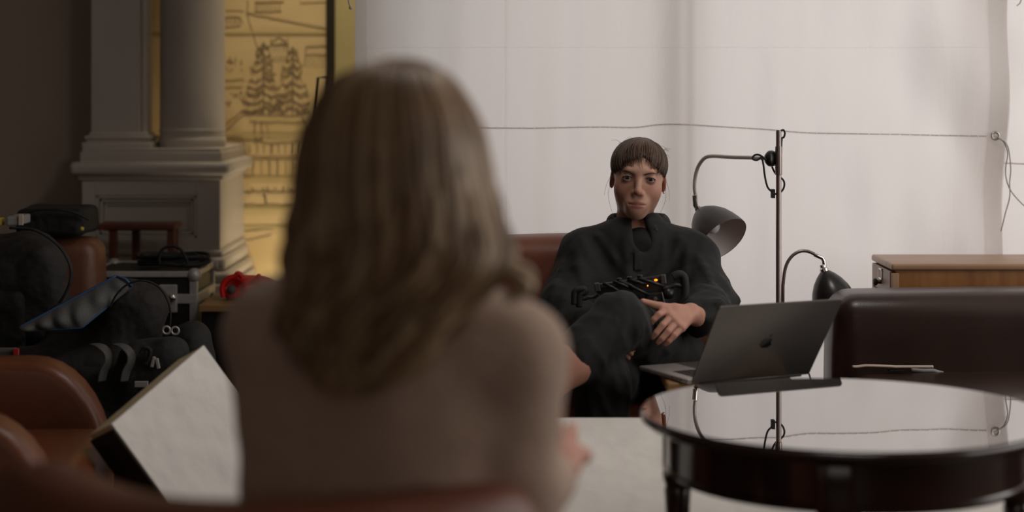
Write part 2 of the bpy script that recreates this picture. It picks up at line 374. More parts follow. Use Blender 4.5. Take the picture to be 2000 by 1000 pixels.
class Sdf:
    def __init__(self, lo, hi, h):
        self.lo = np.array(lo, float); self.h = h
        n = np.ceil((np.array(hi, float)-self.lo)/h).astype(int)+1
        self.n = n; self.D = np.full(tuple(n), 1.0, np.float32)
        self.ax = [(self.lo[a]+h*np.arange(n[a])).astype(np.float32) for a in range(3)]
    def _sub(self, lo, hi, m):
        s = []
        for a in range(3):
            i0 = int(max(0, math.floor((lo[a]-m-self.lo[a])/self.h))); i1 = int(min(self.n[a], math.ceil((hi[a]+m-self.lo[a])/self.h)+1))
            if i1 <= i0: return None
            s.append(slice(i0, i1))
        x = self.ax[0][s[0]][:, None, None]; y = self.ax[1][s[1]][None, :, None]; z = self.ax[2][s[2]][None, None, :]
        return tuple(s), x, y, z
    def _comb(self, s, d, k, sub):
        a = self.D[s]
        if sub:
            b = -d; h = np.clip(0.5+0.5*(a-b)/k, 0, 1); self.D[s] = b+(a-b)*h+k*h*(1-h)
        else:
            h = np.clip(0.5+0.5*(d-a)/k, 0, 1); self.D[s] = d+(a-d)*h-k*h*(1-h)
    def cone(self, a, b, ra, rb, k=0.01, sub=False):
        a = np.array(a, float); b = np.array(b, float); m = max(ra, rb)
        g = self._sub(np.minimum(a, b)-m, np.maximum(a, b)+m, k+4*self.h)
        if g is None: return self
        s, x, y, z = g; ab = b-a; L2 = max(float(ab @ ab), 1e-12)
        t = np.clip(((x-a[0])*ab[0]+(y-a[1])*ab[1]+(z-a[2])*ab[2])/L2, 0, 1)
        d = np.sqrt((x-a[0]-t*ab[0])**2+(y-a[1]-t*ab[1])**2+(z-a[2]-t*ab[2])**2)-(ra+(rb-ra)*t)
        self._comb(s, d.astype(np.float32), k, sub); return self
    def chain(self, pts, rs, k=0.01):
        for i in range(len(pts)-1): self.cone(pts[i], pts[i+1], rs[i], rs[i+1], k)
        return self
    def ell(self, c, r, k=0.01, sub=False, rot=None):
        c = np.array(c, float); r = np.array(r, float); m = np.full(3, r.max()) if rot is not None else r
        g = self._sub(c-m, c+m, k+4*self.h)
        if g is None: return self
        s, x, y, z = g; x = x-c[0]; y = y-c[1]; z = z-c[2]
        if rot is not None:
            R = np.array(Euler(rot).to_matrix()); X = R[0, 0]*x+R[1, 0]*y+R[2, 0]*z; Y = R[0, 1]*x+R[1, 1]*y+R[2, 1]*z; Z = R[0, 2]*x+R[1, 2]*y+R[2, 2]*z
            x, y, z = X, Y, Z
        k0 = np.sqrt((x/r[0])**2+(y/r[1])**2+(z/r[2])**2); k1 = np.sqrt((x/r[0]**2)**2+(y/r[1]**2)**2+(z/r[2]**2)**2)
        d = k0*(k0-1)/np.maximum(k1, 1e-6)
        self._comb(s, d.astype(np.float32), k, sub); return self
    def box(self, c, half, r, k=0.01, sub=False, rot=None):
        c = np.array(c, float); half = np.array(half, float); m = np.full(3, np.linalg.norm(half)) if rot is not None else half
        g = self._sub(c-m, c+m, k+4*self.h)
        if g is None: return self
        s, x, y, z = g; x = x-c[0]; y = y-c[1]; z = z-c[2]
        if rot is not None:
            R = np.array(Euler(rot).to_matrix()); X = R[0, 0]*x+R[1, 0]*y+R[2, 0]*z; Y = R[0, 1]*x+R[1, 1]*y+R[2, 1]*z; Z = R[0, 2]*x+R[1, 2]*y+R[2, 2]*z
            x, y, z = X, Y, Z
        qx = np.abs(x)-half[0]+r; qy = np.abs(y)-half[1]+r; qz = np.abs(z)-half[2]+r
        d = np.sqrt(np.maximum(qx, 0)**2+np.maximum(qy, 0)**2+np.maximum(qz, 0)**2)+np.minimum(np.maximum(np.maximum(qx, qy), qz), 0)-r
        self._comb(s, d.astype(np.float32), k, sub); return self
    def warp(self, fn, band=0.04):
        """add fn(points) to the field near the surface (folds, dents)"""
        idx = np.argwhere(np.abs(self.D) < band)
        p = self.lo+self.h*idx
        self.D[idx[:, 0], idx[:, 1], idx[:, 2]] += fn(p).astype(np.float32); return self
    def ridges(self, lines, d, r=.006, k=.014, sink=.45):
        """raise fold ridges on the side towards the viewer; lines are rows of image points near distance d"""
        new = []
        for ln in lines:
            pts = []
            for q in spline([P(a, b, d) for a, b in ln], 4):
                i = int(round((q.x-self.lo[0])/self.h)); kz = int(round((q.z-self.lo[2])/self.h))
                if not (0 <= i < self.n[0] and 0 <= kz < self.n[2]): continue
                col = np.nonzero(self.D[i, :, kz] < 0)[0]
                if len(col): pts.append((q.x, self.lo[1]+self.h*col[0]+r*sink, q.z))
            new.append(pts)
        for pts in new:
            m = len(pts)
            for j in range(m-1):
                if abs(pts[j][1]-pts[j+1][1]) > .05: continue
                f = lambda t: r*(.35+.65*math.sin(math.pi*min(1, max(0, t))))
                self.cone(pts[j], pts[j+1], f(j/(m-1)), f((j+1)/(m-1)), k)
        return self
    def mesh(self, smooth=1):
        D = self.D
        for a in range(3):
            sl = [slice(None)]*3
            sl[a] = 0; D[tuple(sl)] = np.maximum(D[tuple(sl)], 1e-3); sl[a] = -1; D[tuple(sl)] = np.maximum(D[tuple(sl)], 1e-3)
        S = D < 0
        nx, ny, nz = D.shape
        cnt = np.zeros((nx-1, ny-1, nz-1), np.int8)
        for i in (0, 1):
            for j in (0, 1):
                for k in (0, 1): cnt += S[i:nx-1+i, j:ny-1+j, k:nz-1+k]
        cells = np.argwhere((cnt > 0) & (cnt < 8)); idx = np.full(cnt.shape, -1, np.int64)
        idx[cells[:, 0], cells[:, 1], cells[:, 2]] = np.arange(len(cells))
        pos = np.zeros((len(cells), 3)); num = np.zeros(len(cells))
        for a in range(3):
            o = [q for q in range(3) if q != a]
            for u in (0, 1):
                for v in (0, 1):
                    o0 = np.zeros(3, int); o0[o[0]] = u; o0[o[1]] = v; o1 = o0.copy(); o1[a] = 1
                    c0 = cells+o0; c1 = cells+o1
                    d0 = D[c0[:, 0], c0[:, 1], c0[:, 2]]; d1 = D[c1[:, 0], c1[:, 1], c1[:, 2]]
                    cr = (d0 < 0) != (d1 < 0); t = np.where(cr, d0/np.where(cr, d0-d1, 1), 0)
                    pos += np.where(cr[:, None], o0+t[:, None]*(o1-o0), 0); num += cr
        V = self.lo+self.h*(cells+pos/num[:, None])
        Q = []
        for a in range(3):
            b = (a+1) % 3; c = (a+2) % 3
            s0 = [slice(1, -1)]*3; s1 = [slice(1, -1)]*3; s0[a] = slice(0, -1); s1[a] = slice(1, None)
            e = np.argwhere(S[tuple(s0)] != S[tuple(s1)]); off = np.array([1, 1, 1]); off[a] = 0; e = e+off
            ins = S[e[:, 0], e[:, 1], e[:, 2]]
            def cid(db, dc):
                q = e.copy(); q[:, b] += db; q[:, c] += dc; return idx[q[:, 0], q[:, 1], q[:, 2]]
            q = np.stack([cid(-1, -1), cid(0, -1), cid(0, 0), cid(-1, 0)], 1)
            q[~ins] = q[~ins][:, ::-1]; Q.append(q)
        Q = np.concatenate(Q); Q = Q[(Q >= 0).all(1)]
        for _ in range(smooth):
            acc = np.zeros_like(V); n = np.zeros(len(V))
            for i in range(4):
                for j in ((i+1) % 4, (i+3) % 4):
                    np.add.at(acc, Q[:, i], V[Q[:, j]]); np.add.at(n, Q[:, i], 1)
            V = V*0.5+0.5*acc/np.maximum(n, 1)[:, None]
        return V, Q

def np_mesh(name, parts, colors=None, xf=None):
    """parts: list of (V, Q) arrays joined into one mesh"""
    Vs = []; Qs = []; o = 0
    for V, Q in parts: Vs.append(V); Qs.append(Q+o); o += len(V)
    V = np.concatenate(Vs); Q = np.concatenate(Qs)
    if xf is not None: V = V @ np.array(xf.to_3x3()).T+np.array(xf.translation)
    me = bpy.data.meshes.new(name); me.vertices.add(len(V)); me.vertices.foreach_set('co', V.astype(np.float32).ravel())
    me.loops.add(len(Q)*4); me.loops.foreach_set('vertex_index', Q.astype(np.int32).ravel())
    me.polygons.add(len(Q)); me.polygons.foreach_set('loop_start', np.arange(0, len(Q)*4, 4, dtype=np.int32))
    me.update(calc_edges=True); me.validate()
    if colors is not None:
        a = me.color_attributes.new('Col', 'FLOAT_COLOR', 'POINT')
        c = np.ones((len(V), 4), np.float32); c[:, :3] = colors; a.data.foreach_set('color', c.ravel())
    return me

def xform(V, Mx): return V @ np.array(Mx.to_3x3()).T+np.array(Mx.translation)

SKIN = np.array((0.54, 0.295, 0.215))
def head_parts(h=0.0024):
    """head and neck in its own frame: x to its left cheek, y out of the face, z up, eyes at z = 0"""
    s = Sdf((-.10, -.13, -.23), (.10, .13, .14), h)
    s.ell((0, -.018, .026), (.0665, .090, .065), .02)
    s.ell((0, .020, .002), (.0625, .067, .074), .03)
    s.ell((0, .022, -.060), (.0470, .060, .050), .03)
    s.ell((0, .064, -.092), (.024, .021, .020), .028)
    for q in (-1, 1):
        s.ell((q*.036, .050, -.034), (.025, .024, .028), .025)
        s.ell((q*.034, .006, -.062), (.016, .038, .025), .03)
    s.cone((-.030, .079, .019), (.030, .079, .019), .009, .009, .014)
    for q in (-1, 1): s.ell((q*.031, .094, .001), (.0165, .016, .0115), .012, sub=True)
    s.cone((0, .080, .010), (0, .100, -.030), .0065, .0095, .010)
    s.ell((0, .1000, -.034), (.0090, .0098, .0082), .008)
    for q in (-1, 1): s.ell((q*.0105, .0900, -.0385), (.0060, .0080, .0060), .006)
    for q in (-1, 1): s.ell((q*.0065, .0985, -.0445), (.0036, .0050, .0030), .003, sub=True)
    # mouth
    s.ell((0, .079, -.068), (.028, .012, .022), .018)
    s.ell((0, .0885, -.0645), (.0205, .0060, .0042), .005); s.ell((0, .0870, -.0735), (.0175, .0064, .0050), .005)
    s.cone((-.023, .0885, -.0688), (0, .0965, -.0690), .0014, .0014, .0022, sub=True)
    s.cone((0, .0965, -.0690), (.023, .0885, -.0688), .0014, .0014, .0022, sub=True)
    # eyelids
    for q in (-1, 1):
        s.ell((q*.031, .0735, .0), (.0145, .0135, .0135), .003)
        s.ell((q*.031, .0865, -.0005), (.0128, .012, .0037), .0015, sub=True)
    # ears
    for q in (-1, 1):
        s.ell((q*.0690, -.012, -.012), (.0065, .0180, .030), .006, rot=(0.12, 0, -q*.35))
        s.ell((q*.0750, -.009, -.008), (.0045, .010, .018), .004, sub=True, rot=(0.12, 0, -q*.35))
    s.cone((0, -.026, -.070), (0, -.040, -.225), .048, .056, .022)
    V, Q = s.mesh(1)
    C = np.tile(SKIN, (len(V), 1))
    def blob(c, r, col, w=1.0):
        q = ((V-np.array(c))/np.array(r)); a = np.clip(1.3-np.sqrt((q*q).sum(1)), 0, 1)*w
        a = np.clip(a*1.6, 0, w)[:, None]; C[:] = C*(1-a)+np.array(col)*a
    for q in (-1, 1): blob((q*.042, .07, -.032), (.024, .03, .022), (0.50, 0.215, 0.155), .55)
    blob((0, .105, -.036), (.014, .012, .012), (0.50, 0.21, 0.15), .5)
    blob((0, .092, -.0645), (.0215, .012, .0050), (0.37, 0.125, 0.105), .95); blob((0, .092, -.0738), (.0190, .012, .0060), (0.39, 0.14, 0.115), .95)
    for q in (-1, 1):
        blob((q*.031, .083, -.003), (.019, .015, .011), (0.34, 0.165, 0.12), .5)
        blob((q*.073, -.01, -.01), (.012, .025, .035), (0.48, 0.19, 0.13), .7)
    return V, Q, C

def eyes(parent, Mx, look=(0, 1, 0)):
    for q in (-1, 1):
        c = Vector((q*.031, .0735, 0)); b = bmesh.new(); bmesh.ops.create_uvsphere(b, u_segments=24, v_segments=24, radius=.0122)
        R = Vector(look).to_track_quat('Z', 'Y').to_matrix().to_4x4()
        for f in b.faces:
            z = f.calc_center_median().z/.0122
            f.material_index = 2 if z > .955 else (1 if z > .84 else 0); f.smooth = True
        bmesh.ops.transform(b, matrix=Mx @ Matrix.Translation(c) @ R, verts=list(b.verts))
        me = bpy.data.meshes.new('eye'); b.to_mesh(me); b.free()
        link_mesh('eye', me, [M['eye_white'], M['iris'], M['pupil']], parent)

def strands(name, paths, r, mat_, parent, Mx=None, n=5, flat=1.0):
    """hair locks: each path a list of points; radius swells then tapers to a point"""
    mb = MB()
    for i, pts in enumerate(paths):
        rr = r[i] if hasattr(r, '__len__') else r
        m = len(pts); rad = [max(.0003, rr*(min(1, .55+1.6*j/m))*(1-(j/(m-1))**3*.9)) for j in range(m)]
        mb.tube([Mx @ Vector(p) for p in pts] if Mx is not None else pts, rad, n, flat=flat)
    return mb.build(name, mat_, parent, smooth=True, fix=False)
# ------------------------------------------------------------------ the room
def struct(name, mb, m, parent=None, **kw):
    o = mb.build(name, m, parent, **kw)
    if parent is None: o['kind'] = 'structure'
    return o
Y_CURT = 5.62
struct('floor', MB().box((-4.2, -3.2, -.1), (3.6, 7.7, 0)), M['floor_wood'])
struct('ceiling', MB().box((-4.2, -3.2, 3.2), (3.6, 7.7, 3.3)), M['plaster'])
struct('wall_left', MB().box((-4.2, -3.2, 0), (-4.05, 7.7, 3.2)), M['dark_plaster'])
struct('wall_rear', MB().box((-4.2, -3.2, 0), (3.6, -3.05, 3.2)), M['dark_plaster'])
# right wall with a row of tall windows (beyond the frame)
mb = MB(); mb.box((3.38, -3.05, 0), (3.55, 1.4, 3.2)); mb.box((3.38, 5.0, 0), (3.55, 7.7, 3.2)); mb.box((3.38, 1.4, 0), (3.55, 5.0, .5)); mb.box((3.38, 1.4, 2.95), (3.55, 5.0, 3.2))
struct('wall_right', mb, M['plaster'])
# window wall behind the white drop: piers, sill and lintel round one wide opening
mb = MB(); mb.box((-.42, 5.86, 0), (-.30, 7.5, 3.2)); mb.box((-.42, 5.86, 0), (3.38, 6.02, .22)); mb.box((-.42, 5.86, 2.92), (3.38, 6.02, 3.2)); mb.box((3.2, 5.86, .22), (3.38, 6.02, 2.92))
struct('wall_window', mb, M['plaster'])
w = empty('window_1', (1.3, 5.72, .2)); w['kind'] = 'structure'
for x in (.540, 2.92):
    MB().box((x-.026, 5.685, .22), (x+.026, 5.76, 2.92), .006).build('mullion', M['white_paint'], w)
for z in (.24, 2.9):
    MB().box((-.40, 5.69, z-.03), (3.2, 5.76, z+.03), .006).build('window_rail', M['white_paint'], w)
# far left: dark plain wall, and the gold wall painting in its recess
struct('wall_back', MB().box((-4.05, 7.02, 0), (-1.46, 7.18, 3.2)), M['taupe_wall'])
struct('wall_recess', MB().box((-1.75, 7.44, 0), (-.30, 7.6, 3.2)), M['dark_plaster'])

# gold wall painting: panels on the recess wall with ink drawing
Yg = 7.42
mural = empty('gold_mural', (-1.1, Yg, 0)); tag(mural, 'gold wall painting with ink drawing of fir trees and buildings', 'mural')
MB().box((-1.60, Yg-.012, .32), ((640-1000)/F*Yg, Yg+.015, 3.1)).build('gold_panel', M['gold'], mural)
MB().box(((655-1000)/F*Yg, Yg-.012, .0), (-.43, Yg+.015, 3.1)).build('gold_panel', M['gold_pale'], mural)
MB().box(((639-1000)/F*Yg, Yg-.045, .0), ((655-1000)/F*Yg, Yg+.015, 3.15), .004).build('dark_frame_post', M['dark_frame'], mural)
MB().box((-1.60, Yg-.05, 0), ((640-1000)/F*Yg, Yg+.015, .32), .006).build('lower_ledge', M['gold_pale'], mural)
for i, (y0, y1) in enumerate(((62, 66), (262, 266), (345, 349), (404, 410), (440, 446))):
    a = P(440, y0, Yg); b = P(639, y1, Yg)
    MB().box((-1.58, Yg-.017, b.z), (b.x, Yg-.010, a.z)).build('gold_seam', M['gold_pale'], mural)
rr = random.Random(3)
ink = MB()
def stroke(pts, w=2.2, jit=1.2):
    out = []
    for i in range(len(pts)-1):
        (x0, y0), (x1, y1) = pts[i], pts[i+1]; n = max(1, int(math.hypot(x1-x0, y1-y0)/9))
        for k in range(n): out.append((x0+(x1-x0)*k/n+rr.uniform(-jit, jit), y0+(y1-y0)*k/n+rr.uniform(-jit, jit)))
    out.append(pts[-1])
    p3 = [P(x, y, Yg-.0135) for x, y in out]
    ink.tube(p3, w/F*Yg*.30, 5)
def fir(cx, top, bot, wid, layers):
    stroke([(cx, top), (cx+1, bot)], 4)
    for i in range(layers):
        t = (i+.6)/layers; y = top+(bot-top)*t; w = wid*(.18+.82*t)
        for q in (-1, 1):
            for k in range(2):
                ww = w*rr.uniform(.65, 1.05); dy = rr.uniform(-4, 6)
                stroke([(cx, y+dy-8), (cx+q*ww*.5, y+dy+2), (cx+q*ww, y+dy-3+rr.uniform(-3, 3))], rr.uniform(2.2, 4.2))
            for k in range(2):
                xx = cx+q*w*rr.uniform(.1, .9); stroke([(xx, y-2), (xx+q*4, y+rr.uniform(4, 9))], 2.0, .5)
fir(514, 84, 224, 48, 9); fir(571, 92, 224, 44, 8)
for k in range(40):
    x = rr.uniform(490, 600); y = rr.uniform(195, 224); stroke([(x, y), (x+rr.uniform(-9, 9), y+rr.uniform(-7, 5))], 2.2)
# the house between the firs
stroke([(527, 118), (527, 92), (533, 80), (545, 74), (557, 80), (563, 92), (563, 118)], 2.6)
stroke([(529, 76), (529, 86), (562, 86), (562, 72)], 2.4); stroke([(528, 88), (564, 88)], 2)
for x in (534, 540, 546, 552, 558): stroke([(x, 91), (x, 102)], 1.8); stroke([(x, 110), (x, 121)], 3.2)
# right house, upper house
stroke([(596, 130), (598, 92), (638, 90)], 3); stroke([(598, 107), (638, 107)], 2.4)
for x in range(603, 638, 6): stroke([(x, 112), (x, 132)], 1.6)
stroke([(498, 4), (554, 3)], 3.4); stroke([(498, 4), (500, 24)], 2)
for x in range(503, 548, 7): stroke([(x, 7), (x, 23)], 2.6)
stroke([(497, 24), (550, 22)], 2.2); stroke([(585, 6), (636, 5)], 2)
# cables, roads, walls
stroke([(484, 26), (560, 42), (638, 56)], 3.2); stroke([(482, 22), (492, 60), (504, 98)], 2.4); stroke([(484, 2), (483, 30)], 3)
stroke([(440, 34), (470, 33), (474, 46)], 2.2)
for x in range(444, 474, 6): stroke([(x, 35), (x, 46)], 2.6)
stroke([(440, 20), (476, 22)], 1.8); stroke([(440, 52), (470, 50)], 1.8)
stroke([(440, 158), (478, 156)], 2.4); stroke([(440, 172), (474, 170)], 2.4); stroke([(440, 255), (472, 228), (486, 218)], 2.6); stroke([(442, 242), (470, 220)], 2.2)
for k in range(22):
    x = rr.uniform(440, 476); y = rr.uniform(112, 140); stroke([(x, y), (x+rr.uniform(-5, 5), y+rr.uniform(-4, 4))], 2)
for k in range(26):
    x = rr.uniform(442, 486); y = rr.uniform(180, 205); stroke([(x, y), (x+rr.uniform(-7, 7), y+rr.uniform(-3, 3))], 1.8)
stroke([(478, 225), (590, 226)], 3); stroke([(486, 238), (600, 240)], 3); stroke([(590, 226), (604, 252)], 2)
stroke([(497, 237), (498, 272), (512, 272), (511, 238)], 3.4); stroke([(520, 242), (526, 271)], 1.8); stroke([(565, 262), (562, 268)], 2)
stroke([(442, 271), (480, 274), (530, 280), (600, 277)], 3.2)
for x in range(446, 604, 14): stroke([(x, 282), (x, 300)], rr.choice((2.4, 5.5)))
stroke([(442, 310), (600, 312)], 3); stroke([(442, 306), (600, 305)], 1.6)
for x in range(446, 604, 16): stroke([(x, 314), (x, 342)], rr.choice((2.0, 4.5)))
stroke([(442, 346), (600, 348)], 2.6)
stroke([(476, 376), (590, 374)], 4, 2); stroke([(474, 399), (590, 400)], 2.6); stroke([(518, 378), (520, 400)], 6)
for k in range(40):
    x = rr.uniform(476, 590); y = rr.uniform(365, 382); stroke([(x, y), (x+rr.uniform(-6, 6), y+rr.uniform(-3, 3))], 2)
stroke([(476, 452), (540, 446), (590, 448)], 3); stroke([(476, 470), (530, 458)], 3)
o = ink.build('ink_drawing', M['ink'], mural, fix=False); o['kind'] = 'stuff'

# pier: pedestal with panel, square pilaster and round column standing on it
Yp = 6.8
pier = empty('column_pedestal', (-1.38, 7.1, 0)); tag(pier, 'cream painted pedestal carrying a square pilaster and round column', 'column'); pier['kind'] = 'structure'
def X(px, d): return (px-1000)/F*d
def Zp(py, d): return CAM_Z-(py-HORIZON)/F*d
x0, x1 = X(160, Yp), X(430, Yp)
# body with a recessed front panel: four frame members and the sunk field
zt = Zp(345, Yp); px0, px1, pz1, pz0 = X(186, Yp), X(384, Yp), Zp(382, Yp), .77
mb = MB(); mb.box((x0, Yp+.03, 0), (x1, 7.42, zt)); mb.build('pedestal_body', M['white_paint'], pier)
for nm, lo, hi in (('panel_stile', (x0, Yp, 0), (px0, Yp+.035, zt)), ('panel_stile', (px1, Yp, 0), (x1, Yp+.035, zt)), ('panel_rail', (px0, Yp, pz1), (px1, Yp+.035, zt)), ('panel_rail', (px0, Yp, 0), (px1, Yp+.035, pz0))):
    MB().box(lo, hi, .002).build(nm, M['white_paint'], pier)
mb = MB()   # moulding round the sunk field
for k, (ins, dy, t) in enumerate(((.0, .004, .012), (.014, .012, .012), (.028, .020, .010))):
    a0, a1, c0, c1 = px0+ins, px1-ins, pz0+ins, pz1-ins
    mb.box((a0, Yp+dy, c0), (a0+t, Yp+.032, c1), .003).box((a1-t, Yp+dy, c0), (a1, Yp+.032, c1), .003)
    mb.box((a0, Yp+dy, c1-t), (a1, Yp+.032, c1), .003).box((a0, Yp+dy, c0), (a1, Yp+.032, c0+t), .003)
mb.build('panel_moulding', M['white_paint'], pier)
def moulding(name, prof, xa, xb, ya, yb):
    """stacked mouldings: (z0, z1, projection, bevel)"""
    mb = MB()
    for z0, z1, pr, bv in prof: mb.box((xa-pr, ya-pr, z0), (xb+pr, yb, z1), bv, 3)
    return mb.build(name, M['white_paint'], pier, smooth=True, angle=35)
c1, c2, c3, c4 = Zp(345, Yp), Zp(318, Yp), Zp(297, Yp), Zp(290, Yp)
moulding('pedestal_cap', ((c1-.012, c1+.010, .012, .004), (c1+.006, c2+.004, .040, .018), (c2, c3, .006, .003), (c3-.004, c4, .0, .003)), x0, x1, Yp, 7.40)
moulding('pedestal_foot', ((0, .60, .050, .006), (.60, .645, .040, .014), (.645, .70, .022, .016), (.70, .725, .010, .008)), x0, x1, Yp, 7.40)
# pilaster
q0, q1 = X(178, 6.86), X(272, 6.86); zb = Zp(262, 6.84)
MB().box((q0, 6.86, c4-.02), (q1, 7.02, 3.2), .002).build('pilaster', M['white_paint'], pier)
MB().box((q1, 6.90, zb), (q1+.022, 7.0, 3.2), .006).build('pilaster_return', M['white_paint'], pier)
mb = MB()
for z0, z1, pr in ((c4-.01, c4+.022, .030), (c4+.018, c4+.036, .016), (c4+.032, zb-.006, .022), (zb-.010, zb+.006, .008)):
    mb.box((q0-pr, 6.86-pr, z0), (q1+.022+pr, 7.02, z1), .006, 3)
mb.build('pilaster_base', M['white_paint'], pier, smooth=True, angle=35)
# column
cc = Vector((X(376, 6.98), 6.98, 0)); R = 63/F*6.98
MB().lathe([(R*1.0, zb-.02), (R*1.0, zb+.02), (R*.99, 1.9), (R*.97, 3.2)], cc, 56).build('column_shaft', M['white_paint'], pier, smooth=True, angle=40)
e = c4
MB().lathe([(R*1.02, e-.012), (R*1.02, e+.012), (R*1.03, e+.014), (R*1.045, e+.024), (R*1.03, e+.036), (R*1.0, e+.040), (R*.985, e+.050), (R*1.01, e+.058), (R*1.025, e+.066), (R*1.0, e+.074)], cc, 56).build('column_base', M['white_paint'], pier, smooth=True, angle=50)

# added fill spot, unseen above the frame, to brighten the gold painting
ws = empty('mural_fill_spot', (-.70, 6.76, 3.2)); tag(ws, 'added black spotlight, unseen, aimed at the gold painting', 'spotlight')
MB().lathe([(.05, 3.17), (.05, 3.2)], (-.70, 6.76, 0), 24).build('mount', M['black_metal'], ws)
Ms = frame_to(P(600, 330, 7.4)-Vector((-.70, 6.76, 3.08)), (-.70, 6.76, 3.12))
MB().lathe([(.03, -.05), (.045, -.03), (.045, .09), (.04, .09), (.036, .0)], M=Ms, n=24).build('spot_can', M['black_metal'], ws, smooth=True, angle=40)
l = bpy.data.lights.new('mural_fill_light', 'SPOT'); l.energy = 100; l.color = (1.0, 0.85, 0.62); l.spot_size = math.radians(48); l.spot_blend = .6; l.shadow_soft_size = .18
lo = bpy.data.objects.new('mural_fill_light', l); COL.objects.link(lo); lo.matrix_world = Ms @ Matrix.Translation((0, 0, .1)) @ Matrix.Rotation(math.pi, 4, 'X')

# added lamp, unseen behind the sitter, brightening the painting from below
up = empty('mural_fill_uplight', (-.62, 6.92, 0)); tag(up, 'added small black uplight, unseen, below the gold painting', 'lamp')
Mu = frame_to((P(590, 330, 7.4)-Vector((-.62, 6.92, .12))), (-.62, 6.92, .12))
MB().lathe([(.06, 0), (.065, .01), (.03, .02), (.012, .06), (.012, .10)], (-.62, 6.92, 0), 28).build('base', M['black_metal'], up, smooth=True, angle=40)
MB().lathe([(.02, -.06), (.05, -.03), (.055, .05), (.050, .05), (.045, -.02)], M=Mu, n=28).build('lamp_head', M['black_metal'], up, smooth=True, angle=40)
l = bpy.data.lights.new('uplight', 'SPOT'); l.energy = 30; l.color = (1.0, 0.85, 0.62); l.spot_size = math.radians(110); l.spot_blend = .8; l.shadow_soft_size = .22
lo = bpy.data.objects.new('uplight', l); COL.objects.link(lo); lo.matrix_world = Mu @ Matrix.Translation((0, 0, .055)) @ Matrix.Rotation(math.pi, 4, 'X')

# ------------------------------------------------------------------ white drop (curtain) in front of the windows
XL, XR = X(694, Y_CURT), X(1964, Y_CURT); ZT = 2.75
def fold(x, z):
    d = .010*math.sin(x*9.0+.6*math.sin(z*1.3))+.006*math.sin(x*23+z*1.1)+.004*math.sin(x*41-z*2.0+1)
    # drapes running from the eyelet down to the left
    ex, ez = XR-.04, 1.19
    u = (x-ex)*.80+(z-ez)*.60; v = -(x-ex)*.60+(z-ez)*.80
    f = max(0.0, min(1.0, (x-.75)/.6))
    d += f*.030*math.sin(u*14+v*2)*math.exp(-(v*1.3)**2)
    d += .010*math.exp(-((x-.530)/.020)**2)-.012*math.exp(-((x-.575)/.02)**2)      # pleat by the middle mullion
    d += .005*math.exp(-((x+.022)/.006)**2)                                        # crease
    d += .012*max(0, 1-abs(z-1.20)/.10)*math.sin(x*31)*.25
    return d
def curt(name, xl, xr, yc, z0, z1, nu, nv, parent, m, sl=0.0, ph=0.0):
    def fn(u, v):
        z = z0+(z1-z0)*v; xe = xr+sl*(z-1.2); x = xl+(xe-xl)*u
        return Vector((x, yc-fold(x+ph, z), z))
    return MB().grid(fn, nu, nv).build(name, m, parent, smooth=True, fix=False)
drop = empty('fabric_drop', (.5, Y_CURT, 0)); tag(drop, 'large white cloth drop with sewn hems hung before the windows', 'curtain')
curt('cloth', XL, XR, Y_CURT, .03, ZT, 240, 150, drop, M['curtain'], .028)
curt('left_hem', XL, XL+.038, Y_CURT-.004, .03, ZT, 6, 120, drop, M['hem'])
def hemfn(u, v):
    z = .03+(ZT-.03)*v; xe = XR+.028*(z-1.2)+.003*math.sin(z*7); x = xe-.062+.062*u
    return Vector((x, Y_CURT-.005-fold(x, z), z))
MB().grid(hemfn, 6, 150).build('right_hem', M['hem'], drop, smooth=True, fix=False)
for py in (94,):
    def sf(u, v, py=py):
        z = Zp(py, Y_CURT)+.004*v; x = XL+(XR-XL)*u; return Vector((x, Y_CURT-.003-fold(x, z), z))
    MB().grid(sf, 200, 1).build('seam', M['seam'], drop, smooth=True, fix=False)
def vs(u, v):
    z = .03+(ZT-.03)*v; x = X(986, Y_CURT)+.007*u; return Vector((x, Y_CURT-.003-fold(x, z), z))
MB().grid(vs, 2, 140).build('seam', M['seam'], drop, smooth=True, fix=False)
# the cord threaded across the drop, its eyelet and loose ends
pts = [P(x, y, Y_CURT) for x, y in ((720, 249), (860, 250), (950, 250), (1060, 250), (1160, 248), (1240, 249), (1285, 244), (1330, 243), (1400, 247), (1500, 253), (1570, 259), (1660, 261), (1760, 263), (1850, 265), (1926, 266))]
pts = spline(pts, 14); pts = [Vector((p.x, Y_CURT-fold(p.x, p.z)-.0005+.0035*math.sin(k_*2.1), p.z)) for k_, p in enumerate(pts)]
MB().tube(pts, .0021, 6).build('threaded_cord', M['rope'], drop, smooth=True)
ec = P(1942, 265, Y_CURT); ec.y = Y_CURT-fold(ec.x, ec.z)-.009
MB().torus(ec, .0115, .0042, Matrix.Rotation(math.pi/2, 4, 'X')).build('eyelet', M['steel'], drop, smooth=True)
yy = ec.y-.006
c1p = spline([P(x, y, yy) for x, y in ((1942, 265), (1952, 270), (1962, 280), (1968, 300), (1964, 330), (1966, 352), (1974, 372), (1990, 392), (2010, 410))], 6)
c2p = spline([P(x, y, yy-.006) for x, y in ((1950, 271), (1962, 277), (1970, 292), (1974, 330), (1972, 355), (1972, 385), (1964, 415), (1955, 452))], 6)
MB().tube(c1p, .0019, 6).build('loose_cord', M['cord'], drop, smooth=True)
MB().tube(c2p, .0019, 6).build('loose_cord', M['cord'], drop, smooth=True)
t1 = [P(x, y, Y_CURT-.02) for x, y in ((688, -60), (682, -20), (681, 0), (684, 12))]
MB().tube(spline(t1, 5), .003, 6).sphere(P(685, 15, Y_CURT-.02), .006).build('tie_cord', M['cord'], drop, smooth=True)
MB().tube([Vector((XL-.1, Y_CURT, ZT+.01)), Vector((XR+1.5, Y_CURT, ZT+.01))], .014, 10).build('hanging_rail', M['steel'], drop, smooth=True)
